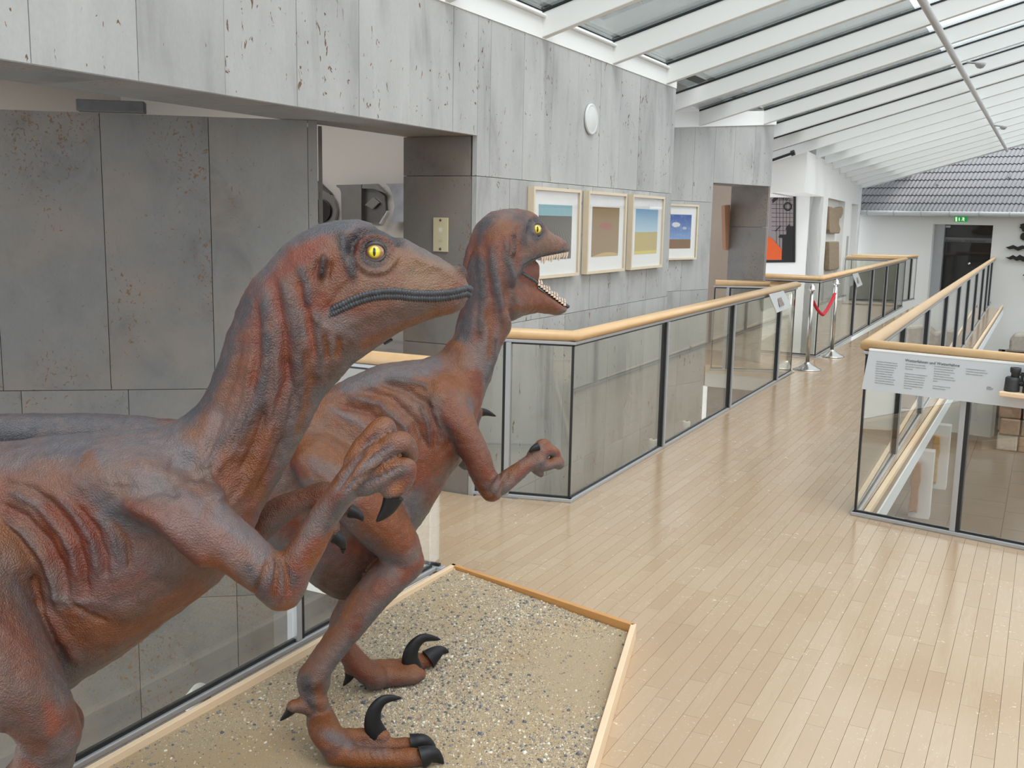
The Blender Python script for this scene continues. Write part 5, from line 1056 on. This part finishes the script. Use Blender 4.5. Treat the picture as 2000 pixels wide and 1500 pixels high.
for L, d, c in (([(534, 1092), (528, 1130), (515, 1170)], -.005, DGREY*1.3), ([(540, 1092), (540, 1130), (532, 1175)], .004, ORNG*.8), ([(546, 1092), (550, 1130), (550, 1172)], -.004, DGREY*1.4), ([(552, 1095), (562, 1130), (566, 1160)], .004, ORNG*.8), ([(524, 1095), (510, 1130), (495, 1160)], .004, ORNG*.6)): st(L, 4.2, d, c, .6, on=AM)
st([(600, 1110), (615, 1090), (640, 1060), (660, 1030)], 11, 0, ORNG*.7+RED*.3, .8, on=AM, wob=.3); st([(575, 1085), (600, 1040), (625, 1000)], 12, 0, GREY*.7+PINK*.35, .7, on=AM, wob=.4); st([(636, 1040), (650, 1000), (665, 975)], 8, 0, DGREY*1.8, .5, on=AM, wob=.5)
for L in ([(655, 960), (690, 905), (735, 850)], [(672, 965), (715, 905), (770, 865)], [(690, 970), (725, 940), (780, 912)]): st(L, 5, .0045, GREY*1.15, .75, on=AM)
for L in ([(660, 935), (700, 890), (725, 868)], [(690, 935), (720, 915), (745, 900)]): st(L, 4, -.0045, ORNG*.5, .7, on=AM)
for a_, b_ in (((715, 850), (735, 868)), ((745, 885), (760, 902)), ((725, 862), (742, 880)), ((755, 880), (768, 895)), ((740, 920), (750, 935)), ((752, 912), (762, 928)), ((765, 908), (774, 922)), ((700, 940), (715, 955)), ((690, 950), (705, 968))): st([a_, b_], 1.6, -.0025, ORNG*.8, .5, on=AM)
st([(750, 830), (775, 860), (800, 880), (808, 905)], 14, 0, PINK*.75+RED*.25, .7, on=('arm_f',)); st([(765, 960), (785, 950)], 14, 0, ORNG*.8+PINK*.3, .8, on=('arm_finger_c',))
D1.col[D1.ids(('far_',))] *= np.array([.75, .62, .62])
# wrinkles of the temple and general hide relief
V_ = D1.V; l_ = D1._px[F1]; nz = vnoise(V_*np.array([1, 1, 1.]), 60, 11)-.5; nz2 = vnoise(V_, 130, 12)-.5; amp = np.where(D1.ids(('torso', 'neck', 'head', 'socket')), 1, .7)
D1.V += D1.N*((nz*.0030+nz2*.0016)*amp)[:, None]; D1.V += D1.N*((vnoise(V_, 22, 13)-.5)*.005*np.where(D1.ids(('head', 'arm', 'socket')), .35, 1))[:, None]
D1.finish()
def eye_mat(name, iris, rim):
    t = NT(name); tc = t.n('TexCoord'); sp = t.n('SeparateXYZ'); t.link(tc.outputs['Object'], sp.inputs[0]); x, y = sp.outputs[0], sp.outputs[1]
    r = t.math('SQRT', t.math('ADD', t.math('MULTIPLY', x, x), t.math('MULTIPLY', y, y))); n1 = t.noise(tc.outputs['Object'], 9, 3)
    c = t.ramp(t.math('ADD', r, t.math('MULTIPLY', n1, .1)), [(.0, (.75, .62, .02)), (.45, iris), (.66, rim), (.74, (.25, .12, .06)), (1., (.35, .20, .13))])
    sl = t.math('ADD', t.math('POWER', t.math('DIVIDE', x, .145), 2.0), t.math('POWER', t.math('DIVIDE', y, .46), 4.0)); c = t.mix(t.math('LESS_THAN', sl, 1.0), c, (.006, .005, .004))
    b = t.bsdf(c, .06); b.inputs['Coat Weight'].default_value = .6; return t.m
MAT['eye'] = eye_mat('yellow glass eye', (.72, .66, .02), (.48, .36, .02))
def eyeball(beast, C, out, r, up=Vector((0, 0, 1))):
    me = bpy.data.meshes.new('eyeball'); bm = bmesh.new(); bmesh.ops.create_uvsphere(bm, u_segments=32, v_segments=20, radius=1); [setattr(f, 'smooth', True) for f in bm.faces]; bm.to_mesh(me); bm.free(); me.materials.append(MAT['eye'])
    o = bpy.data.objects.new('eye', me); COL.objects.link(o); z = Vector(out).normalized(); x = up.cross(z).normalized(); y = z.cross(x)
    o.parent = beast.root; o.matrix_parent_inverse = Matrix.Translation(beast.root.location).inverted(); o.matrix_basis = Matrix.Translation(Vector(C)) @ Matrix(((x.x, y.x, z.x, 0), (x.y, y.y, z.y, 0), (x.z, y.z, z.z, 0), (0, 0, 0, 1))) @ Matrix.Diagonal((r, r, r, 1)); return o
C_ = A(733, 492, .0600); E1 = eyeball(D1, C_, F1.n*.95-F1.d*.16+np.array([-.0, 0, .04]), .0188)
eyeball(D1, F1.mirror(C_[None])[0], -F1.n*.92-F1.d*.10, .0222)
def lids(beast, fr, C, out, r, eye, name='eyelid'):
    z = Vector(out).normalized(); x = Vector((0, 0, 1)).cross(z).normalized(); y = z.cross(x)
    for a0, a1, k in ((12, 168, 'upper'), (192, 348, 'lower')):
        pts = []; rr = []
        for a in np.linspace(a0-14, a1+14, 22):
            t_ = math.radians(a); w = abs(math.sin(math.radians((a-a0)/(a1-a0)*180))) if a0 < a < a1 else 0
            R_ = r*(1.02-.10*w); p = Vector(C)+x*math.cos(t_)*R_*1.04+y*math.sin(t_)*R_+z*r*(.18+.28*w); pts.append(tuple(p)); rr.append(r*(.10+.12*w))
        m = MB(); m.tube(pts, rr, 10); o = m.build(name, MAT['lid'], None, fix=False); o.parent = eye; o.matrix_parent_inverse = eye.matrix_basis.inverted()
MAT['lid'] = plain('dark grey eyelid', (.052, .044, .044), .5, var=.4, scale=90)
lids(D1, F1, C_, F1.n*.98-F1.d*.05, .0193, E1)
# lips: beaded dark rims following the mouth round the snout
def lips(beast, fr, line, off, r, name, bead=None, amp=.28, tip=None):
    L = catmull([(x, y+off) for x, y in line], 10); pts = []
    for x, y in L:
        p, n_ = beast.hit(x, y)
        if p is None or fr.lat(p[None])[0] < 0: continue
        pts.append(p-n_*r*.50)
    pts = np.array(pts); far = fr.mirror(pts)[::-1]; mid = [] if tip is None else [tip]
    al = np.vstack([pts, *([np.array(mid)] if mid else []), far]); seg = np.linalg.norm(np.diff(al, axis=0), axis=1); s_ = np.concatenate([[0], np.cumsum(seg)]); n = int(s_[-1]/.0014); q = np.linspace(0, s_[-1], n)
    P = np.stack([np.interp(q, s_, al[:, i]) for i in range(3)], 1); rr = np.full(n, r) if bead is None else r*(1+amp*np.sin(2*math.pi*q/bead)); e = np.minimum(q, s_[-1]-q); rr = rr*np.clip(.35+e/.03, 0, 1)
    m = MB(); m.tube(P.tolist(), list(rr), 10); return m.build(name, MAT['lip'], beast.root, fix=False)
MAT['lip'] = plain('dark grey lip rim', (.034, .036, .043), .42, var=.5, scale=80)
MAT['gap'] = plain('mouth line', (.012, .010, .010), .7)
mouth1 = [(638, 617), (648, 608), (664, 600), (686, 590), (710, 581), (736, 575), (772, 573), (815, 577), (860, 577), (895, 572), (912, 567)]
tipU, tipM, tipL = F1.at(919, 565), F1.at(918, 570), F1.at(916, 577)
lips(D1, F1, mouth1, -4.4, .0076, 'upper_lip', .0064, .10, tipU); lips(D1, F1, mouth1, 1.0, .0030, 'mouth_line', None, 0, tipM); lips(D1, F1, mouth1, 6.6, .0070, 'lower_lip', .0056, .20, tipL)
# claws
c3 = A(765, 962, .240); D1.claw([A(770, 968, .240), A(760, 990, .238), A(748, 1006, .236), A(735, 1019, .235)], .0155)
D1.claw([A(684, 998, -.17), A(696, 1003, -.165), A(705, 1010, -.16), A(709, 1018, -.16)], .013); D1.claw([A(655, 1048, -.145), A(664, 1056, -.14), A(670, 1068, -.14), A(670, 1082, -.14)], .014)
D1.claw([A(762, 868, .185), A(752, 885, .18), A(735, 893, .178)], .012); D1.claw([A(788, 905, .195), A(772, 915, .19), A(758, 915, .188)], .012)
for dy in (-.035, .035): D1.claw([F1.pt(ks+.08, .075, .20+dy*1.5), F1.pt(ks+.13, .085, .20+dy*1.5), F1.pt(ks+.17, .06, .20+dy*1.5)], .018)
for dy in (0,): D1.claw([F1.pt(s2_+.08, .075, -.16), F1.pt(s2_+.13, .085, -.16), F1.pt(s2_+.17, .06, -.16)], .018)

# ================================================================ DINOSAUR TWO (farther, mouth open)
F2 = Frame((-1.80, 2.66), 38)
B = F2.at
def p2(x0, y0, x1, y1, w): return (F2.at(x0, y0), F2.at(x1, y1), w)
piv = F2.at(950, 540); H2 = Frame(piv[:2], 18); HB = H2.at
def ph(x0, y0, x1, y1, w): return (HB(x0, y0), HB(x1, y1), w)
tor2 = [p2(-420, 806, -420, 830, .02), p2(-200, 806, -200, 862, .035), p2(0, 808, 0, 882, .048), p2(150, 807, 150, 895, .060), p2(250, 811, 255, 915, .072), p2(345, 820, 350, 950, .085), p2(450, 812, 450, 1010, .105), (B(550, 788), B(545, 1080), .13), p2(630, 764, 620, 1150, .15), p2(690, 735, 680, 1168, .16), p2(745, 712, 745, 1110, .165), p2(790, 705, 812, 1020, .165), p2(830, 702, 858, 945, .155), p2(862, 694, 890, 890, .13), p2(882, 670, 918, 812, .10)]
nk2 = [p2(845, 705, 888, 900, .13), p2(874, 690, 915, 835, .10), p2(893, 655, 945, 762, .082), p2(903, 615, 968, 700, .074), p2(914, 575, 985, 660, .072), p2(926, 530, 990, 628, .072)]
occ2 = [(B(918, 560), B(985, 640), .07), ph(932, 505, 955, 600, .080), ph(938, 465, 962, 585, .084), ph(948, 436, 982, 570, .087)]
skull2 = [ph(936, 478, 950, 580, .07), ph(944, 440, 968, 580, .083), ph(966, 415, 988, 552, .088), ph(1000, 407, 1008, 528, .083), ph(1022, 409, 1024, 516, .076), ph(1038, 418, 1040, 507, .066), ph(1054, 440, 1057, 502, .052), ph(1069, 453, 1073, 499, .043), ph(1084, 460, 1088, 497, .036), ph(1096, 468, 1098, 495, .028), ph(1104, 478, 1105, 493, .017)]
jaw2 = [ph(962, 540, 965, 615, .070), ph(985, 533, 985, 630, .070), ph(1006, 541, 1004, 622, .062), ph(1027, 551, 1027, 614, .053), ph(1046, 562, 1050, 612, .045), ph(1063, 573, 1070, 614, .038), ph(1078, 584, 1086, 616, .032), ph(1092, 594, 1097, 612, .025), ph(1103, 599, 1104, 606, .013)]
arm2 = [(B(872, 775, .10), .080, .06), (B(895, 820, .14), .068, .05), (B(925, 880, .16), .056, .045), (B(948, 935, .17), .045, .04), (B(960, 958, .17), .038, .036)]
for2 = [(B(962, 958, .17), .036, .034), (B(985, 942, .17), .035, .032), (B(1012, 922, .17), .031, .028), (B(1030, 908, .17), .031, .026), (B(1048, 897, .17), .038, .026)]
fg2 = {'a': [(B(1040, 892, .17), .022), (B(1052, 874, .17), .020), (B(1064, 868, .165), .021), (B(1072, 880, .15), .017)], 'b': [(B(1050, 895, .175), .022), (B(1070, 880, .18), .019), (B(1084, 884, .175), .018), (B(1086, 898, .16), .016)], 'c': [(B(1048, 908, .175), .022), (B(1070, 908, .18), .020), (B(1088, 902, .18), .020), (B(1092, 908, .175), .018)], 'd': [(B(1045, 915, .17), .018), (B(1056, 926, .165), .012)]}
far2 = [(B(872, 800, -.10), .065, .05), (B(905, 880, -.15), .045), (B(915, 900, -.16), .035), (B(918, 860, -.16), .030), (B(922, 825, -.16), .026), (B(932, 805, -.16), .022)]
th2 = [(B(650, 905, .09), .17, .09), (B(690, 950, .13), .155, .09), (B(735, 1010, .16), .118, .085), (B(772, 1058, .175), .086, .072), (B(790, 1092, .18), .066, .06)]
sh2 = [(B(792, 1100, .18), .060, .056), (B(755, 1130, .18), .074, .058), (B(712, 1180, .18), .066, .052), (B(672, 1235, .18), .054, .045), (B(635, 1285, .18), .050, .040), (B(612, 1320, .18), .053, .040)]
def G2(x, y, z): return on_z(x, y, z)
mt2 = [(B(612, 1322, .18), .051, .040), (B(614, 1362, .185), .047, .038), (B(625, 1400, .19), .045, .038), (G2(640, 1437, .130), .047, .042), (G2(662, 1462, .092), .042, .048)]
toes2 = {'a': [(G2(655, 1472, .080), .034), (G2(705, 1478, .078), .031), (G2(765, 1481, .074), .027), (G2(806, 1480, .074), .028), (G2(830, 1483, .070), .021)], 'b': [(G2(655, 1460, .090), .034), (G2(710, 1456, .078), .028), (G2(765, 1457, .075), .024), (G2(797, 1455, .076), .025), (G2(814, 1458, .072), .019)], 's': [(G2(650, 1447, .11), .034), (G2(690, 1440, .108), .026), (G2(725, 1437, .105), .023), (G2(748, 1438, .105), .022)], 'd': [(B(606, 1385, .20), .022), (B(585, 1378, .20), .021), (B(572, 1380, .20), .019)]}
fth2 = [(B(655, 940, -.09), .15, .08), (B(710, 1030, -.14), .115, .08), (B(752, 1095, -.16), .065, .06)]
fsh2 = [(B(752, 1095, -.16), .058, .05), (B(712, 1140, -.165), .064, .05), (B(678, 1190, -.17), .045, .04), (B(662, 1228, -.175), .042, .036), (B(672, 1262, -.18), .040, .036), (G2(704, 1302, .130), .044, .04), (G2(733, 1324, .092), .042, .045)]
ft2 = {'a': [(G2(730, 1322, .088), .040), (G2(768, 1320, .084), .036), (G2(803, 1320, .080), .032), (G2(818, 1318, .078), .025)], 'b': [(G2(740, 1312, .09), .034), (G2(790, 1300, .078), .028), (G2(828, 1290, .078), .030), (G2(842, 1287, .078), .023)], 'd': [(B(704, 1295, -.175), .024), (B(690, 1303, -.16), .024), (B(684, 1308, -.155), .020)], 's': [(G2(720, 1308, .11), .032), (G2(770, 1302, .105), .028), (G2(803, 1307, .100), .028)]}
lin2 = [ph(968, 515, 968, 590, .052), ph(990, 512, 990, 585, .052), ph(1012, 508, 1014, 580, .048), ph(1034, 506, 1034, 572, .042)]
comps = [('torso', profile(F2, tor2, e=2.1), .03, '+'), ('neck', profile(F2, nk2), .05, '+'), ('neck_top', profile(H2, occ2), .05, '+'), ('head', profile(H2, skull2, e=2.3), .03, '+'), ('jaw', profile(H2, jaw2, e=2.2), .012, '+'), ('lining', profile(H2, lin2, e=3), .004, '+'),
         ('far_arm', tube3(far2), .02, '+'), ('far_leg', tube3(fth2), .02, '+'), ('far_leg_s', tube3(fsh2), .018, '+'), ('leg', tube3(th2), .02, '+'), ('leg_shin', tube3(sh2), .015, '+'), ('leg_meta', tube3(mt2), .015, '+'), ('arm', tube3(arm2), .035, '+'), ('arm_fore', tube3(for2), .015, '+')]
for k_, v_ in fg2.items(): comps.append(('arm_f'+k_, tube3(v_), .006, '+'))
for k_, v_ in toes2.items(): comps.append(('leg_t'+k_, tube3(v_), .012, '+'))
for k_, v_ in ft2.items(): comps.append(('far_leg_t'+k_, tube3(v_), .012, '+'))
ec = HB(1022, 447)                                              # centre of the right eye on the mid-plane
comps.append(('socket', tube3([(ec+H2.n*.11, .019), (ec+H2.n*.075, .019), (ec+H2.n*.055, .016)], 3), .005, '-'))
comps.append(('socketb', tube3([(ec-H2.n*.11, .019), (ec-H2.n*.075, .019), (ec-H2.n*.055, .016)], 3), .005, '-'))
D2 = Beast('farther brown dinosaur model with open mouth showing teeth', F2, comps)
D2.prep(H2); s2 = lambda *a, fr=H2, **k: D2.stroke(*a, fr=fr, **k); hd = ('head', 'socket', 'neck_top', 'neck')
allh = ('head', 'socket', 'neck_top', 'neck', 'jaw')
s2([(930, 450), (950, 420), (975, 414), (1010, 410)], 16, 0, GREY*.8+PINK*.35, .8, on=allh); s2([(925, 480), (940, 440), (960, 425)], 12, 0, DGREY*1.6, .8, on=allh, wob=.3)
s2([(1000, 425), (1020, 425), (1030, 415)], 8, 0, DGREY*1.2, .8, on=allh); s2([(1065, 455), (1085, 480), (1095, 487)], 22, 0, PINK*.9+TAN*.1, .8, on=allh); s2([(1020, 480), (1050, 490)], 16, 0, PINK*.8, .7, on=allh)
s2([(1025, 430), (1020, 455), (1028, 480)], 8, -.002, DGREY, .8, on=allh, wob=.5); s2(ring(1048, 447, 14, 20), 4.5, 0, DGREY, .95, on=allh); s2(ring(1048, 447, 12, 15), 3, .003, DGREY*1.3, .8, on=allh); s2([(1032, 460), (1034, 435), (1045, 425), (1055, 432)], 4, .005, DGREY, .7, on=allh)
s2([(1000, 455), (1003, 462), (1003, 480), (1000, 500)], 3.6, -.010, DARK*1.2, .9, on=allh); s2([(1015, 440), (1010, 470), (1016, 500)], 5, .003, PINK*.5+RED*.4, .6, on=allh)
for L, w, c, k, d in (([(990, 470), (988, 500), (1000, 540), (1005, 590)], 6, DGREY*1.2, .8, -.005), ([(980, 455), (975, 500), (985, 560), (995, 620)], 7, PINK*.4+RED*.6, .7, .004), ([(960, 480), (962, 530), (975, 590), (985, 640)], 7, DGREY*1.1, .8, -.005), ([(945, 470), (948, 520), (958, 580), (965, 650)], 7, RED*.7+PINK*.35, .8, .004), ([(935, 500), (942, 540), (940, 600), (938, 660)], 7, DGREY, .85, -.004), ([(950, 600), (960, 650), (955, 700)], 6, ORNG*.7, .8, .003), ([(928, 500), (925, 560), (915, 620), (905, 680)], 10, DGREY*1.5, .9, 0), ([(985, 600), (985, 640), (978, 680)], 8, RED*.6+PINK*.3, .6, .003), ([(970, 650), (965, 700), (950, 750)], 5, DGREY*1.3, .6, -.003)):
    s2(L, w, d, c, k, on=allh, wob=.35)
s2([(1005, 560), (1040, 580), (1080, 600)], 17, 0, RED*.55+ORNG*.3+BROWN*.2, .85, on=('jaw',)); s2([(1000, 600), (1050, 605), (1090, 608)], 9, 0, ORNG*.6+BROWN*.3, .8, on=('jaw',)); s2([(1010, 550), (1020, 560)], 9, 0, BROWN*.7, .6, on=('jaw',))
D2.col[D2.ids(('lining',))] = np.array([.11, .035, .022])
q2 = lambda *a, **k: D2.stroke(*a, fr=F2, **k); TB2 = ('torso', 'neck')
q2([(660, 760), (740, 730), (820, 715), (870, 705)], 22, 0, GREY*1.05, .85, on=TB2, wob=.3); q2([(-700, 840), (0, 830), (150, 830), (350, 840)], 60, 0, GREY*.8, .95, on=TB2); q2([(-500, 860), (0, 868), (200, 872), (350, 880)], 16, 0, DGREY*1.5, .8, on=TB2)
for L, w, d, c in (([(700, 760), (760, 775), (810, 820), (830, 870)], 8, .008, PINK*.6+RED*.3), ([(680, 775), (740, 790), (790, 835), (812, 890)], 7, -.006, DGREY*1.6), ([(660, 790), (720, 805), (775, 855), (795, 900)], 8, .007, RED*.8), ([(740, 745), (800, 765), (850, 800)], 8, .008, PINK*.7), ([(760, 740), (820, 750), (870, 775)], 6, -.006, DGREY*1.5), ([(640, 800), (700, 825), (740, 870)], 9, -.004, GREY*1.1),
                   ([(820, 790), (835, 830), (838, 870)], 4, -.005, DGREY*1.3), ([(835, 790), (850, 830), (852, 875)], 4, .005, RED), ([(848, 790), (862, 830), (866, 870)], 4, -.004, DGREY*1.5), ([(860, 800), (875, 840), (880, 870)], 4, .004, RED)): q2(L, w, d, c, .6, on=TB2, wob=.3)
q2([(600, 840), (660, 850), (720, 880)], 24, 0, PINK*.55+TAN*.15, .6, on=('torso', 'leg'), wob=.4); q2([(600, 900), (680, 930)], 16, 0, GREY*.9+BROWN*.3, .6, on=('torso', 'leg'), wob=.5); q2([(840, 930), (860, 890), (880, 860)], 22, 0, ORNG*.55+RED*.3, .7, on=TB2, wob=.4)
q2([(620, 1130), (680, 1150), (730, 1110)], 40, 0, BROWN*.85+DARK*.5, .85, on=('torso',)); q2([(700, 1010), (770, 1040), (820, 1010)], 40, 0, ORNG*.6+RED*.25, .75, on=('leg',), wob=.4)
q2([(740, 930), (790, 960), (815, 1000)], 20, 0, ORNG*.45+GREY*.25, .6, on=('leg',), wob=.5); q2([(700, 1150), (735, 1120), (775, 1110)], 15, 0, GREY*.7+BROWN*.4, .7, on=('leg',), wob=.4); q2([(680, 1230), (720, 1170), (770, 1135)], 12, 0, RED*.8+PINK*.15, .6, on=('leg',), wob=.5); q2([(650, 1220), (665, 1180), (690, 1140)], 9, 0, DGREY*2.1, .6, on=('leg',), wob=.4)
q2([(590, 1320), (600, 1350), (612, 1390)], 13, 0, DGREY*1.3, .85, on=('leg_',), wob=.4); q2([(622, 1330), (625, 1370), (635, 1410)], 9, 0, ORNG*.75, .75, on=('leg_',), wob=.4); q2([(630, 1430), (680, 1455), (760, 1470)], 12, 0, GREY*.9, .7, on=('leg_',), wob=.3); q2([(650, 1490), (720, 1495), (800, 1495)], 12, 0, ORNG*.8, .8, on=('leg_',))
q2([(725, 1345), (780, 1335), (830, 1330)], 16, 0, ORNG*.85, .8, on=('far_leg_',)); q2([(710, 1285), (760, 1300), (820, 1300)], 9, 0, GREY*.9, .8, on=('far_leg_',), wob=.3)
for k_ in range(7): x_ = 740+k_*12; q2([(x_, 1302), (x_+2, 1330)], 2, -.002, None, on=('far_leg_',)); q2([(x_-40, 1462), (x_-36, 1480)], 2.2, -.002, None, on=('leg_',))
q2([(885, 800), (915, 860), (940, 920)], 16, 0, RED*.6+PINK*.3, .7, on=AM, wob=.4); q2([(915, 780), (940, 810), (960, 860)], 10, 0, GREY*.9, .8, on=AM, wob=.4); q2([(925, 940), (950, 970), (975, 975)], 9, 0, ORNG*.7+RED*.25, .8, on=AM)
for L, d in (([(985, 925), (975, 945), (965, 970)], -.004), ([(992, 922), (986, 945), (980, 970)], .003), ([(978, 925), (965, 945), (952, 965)], .003), ([(970, 925), (955, 945), (945, 958)], -.003)): q2(L, 3, d, DGREY*1.5, .5, on=AM)
q2([(1010, 905), (1040, 890), (1060, 870)], 9, 0, PINK*.7+GREY*.3, .7, on=AM, wob=.4)
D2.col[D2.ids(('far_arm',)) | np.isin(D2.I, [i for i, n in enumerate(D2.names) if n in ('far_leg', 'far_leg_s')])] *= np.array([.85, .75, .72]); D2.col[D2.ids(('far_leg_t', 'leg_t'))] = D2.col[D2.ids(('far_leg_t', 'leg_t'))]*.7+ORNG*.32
V_ = D2.V; D2.V += D2.N*((vnoise(V_, 60, 21)-.5)*.0026+(vnoise(V_, 130, 22)-.5)*.0016+(vnoise(V_, 22, 23)-.5)*.004)[:, None]
D2.finish()
E2 = eyeball(D2, ec+H2.n*.0565, H2.n*.9-H2.d*.42+np.array([0, 0, .02]), .0205); eyeball(D2, ec-H2.n*.0565, -H2.n*.9-H2.d*.1, .0205)
ul2 = [(1018, 524), (1026, 515), (1040, 507), (1055, 502), (1072, 498), (1088, 495), (1100, 491)]
lips(D2, H2, [(x, y) for x, y in ul2], -2, .0068, 'upper_lip', .010, .12, HB(1108, 488))
ll2 = [(1018, 530), (1032, 538), (1046, 547), (1058, 557), (1072, 571), (1086, 583), (1098, 592)]
lips(D2, H2, [(x, y) for x, y in ll2], 2.5, .0062, 'lower_lip', .0085, .3, HB(1108, 599))
lids(D2, H2, ec+H2.n*.0565, H2.n*.9-H2.d*.30, .0205, E2)
MAT['tooth'] = plain('ivory tooth', (.62, .50, .40), .4, var=.2, scale=60)
for sgn in (1, -1):
    for k_ in range(11):
        t_ = k_/10; w_ = (.050*(1-t_)+.022*t_)*sgn; b_ = HB(1038+60*t_, 503-9*t_); b_ = b_+H2.n*w_; L_ = .016+.006*math.sin(k_*2.1); D2.claw([b_+np.array([0, 0, .004]), b_+np.array([0, 0, -L_*.5])-H2.d*.001, b_+np.array([0, 0, -L_])-H2.d*.004], .0042, 'tooth', 'tooth', n=8)
        b_ = HB(1035+60*t_, 553+40*t_); b_ = b_+H2.n*w_*.85; D2.claw([b_-np.array([0, 0, .006]), b_+np.array([0, 0, L_*.5]), b_+np.array([0, 0, L_*.95])-H2.d*.003], .0042, 'tooth', 'tooth', n=8)
# claws of the feet: sickle claws, walking claws, dew claws
sn = float(F2.lat(G2(740, 1437, .105)[None])[0]); D2.claw([B(737, 1436, sn), B(728, 1412, sn), B(733, 1385, sn), B(752, 1366, sn), B(785, 1363, sn)], .031, flat=.62, n=18, ex=.58, up=F2.n)
sn = float(F2.lat(G2(806, 1305, .100)[None])[0]); D2.claw([B(806, 1308, sn), B(801, 1285, sn), B(808, 1262, sn), B(828, 1246, sn), B(861, 1249, sn)], .034, flat=.62, n=18, ex=.58, up=F2.n)
D2.claw([G2(806, 1453, .085), G2(825, 1449, .092), G2(841, 1456, .078), G2(853, 1469, .062)], .025); D2.claw([G2(822, 1480, .082), G2(842, 1474, .088), G2(856, 1481, .074), G2(867, 1492, .060)], .027)
D2.claw([G2(836, 1288, .085), G2(850, 1277, .10), G2(863, 1271, .105), G2(877, 1274, .095)], .030)
D2.claw([B(570, 1384, .20), B(562, 1394, .20), B(547, 1408, .20)], .014); D2.claw([B(685, 1314, -.155), B(680, 1326, -.155), B(670, 1340, -.155)], .016)
D2.claw([B(932, 805, -.16), B(950, 806, -.16), B(969, 813, -.16)], .014); D2.claw([B(1052, 872, .19), B(1040, 877, .19), B(1034, 884, .19)], .010)
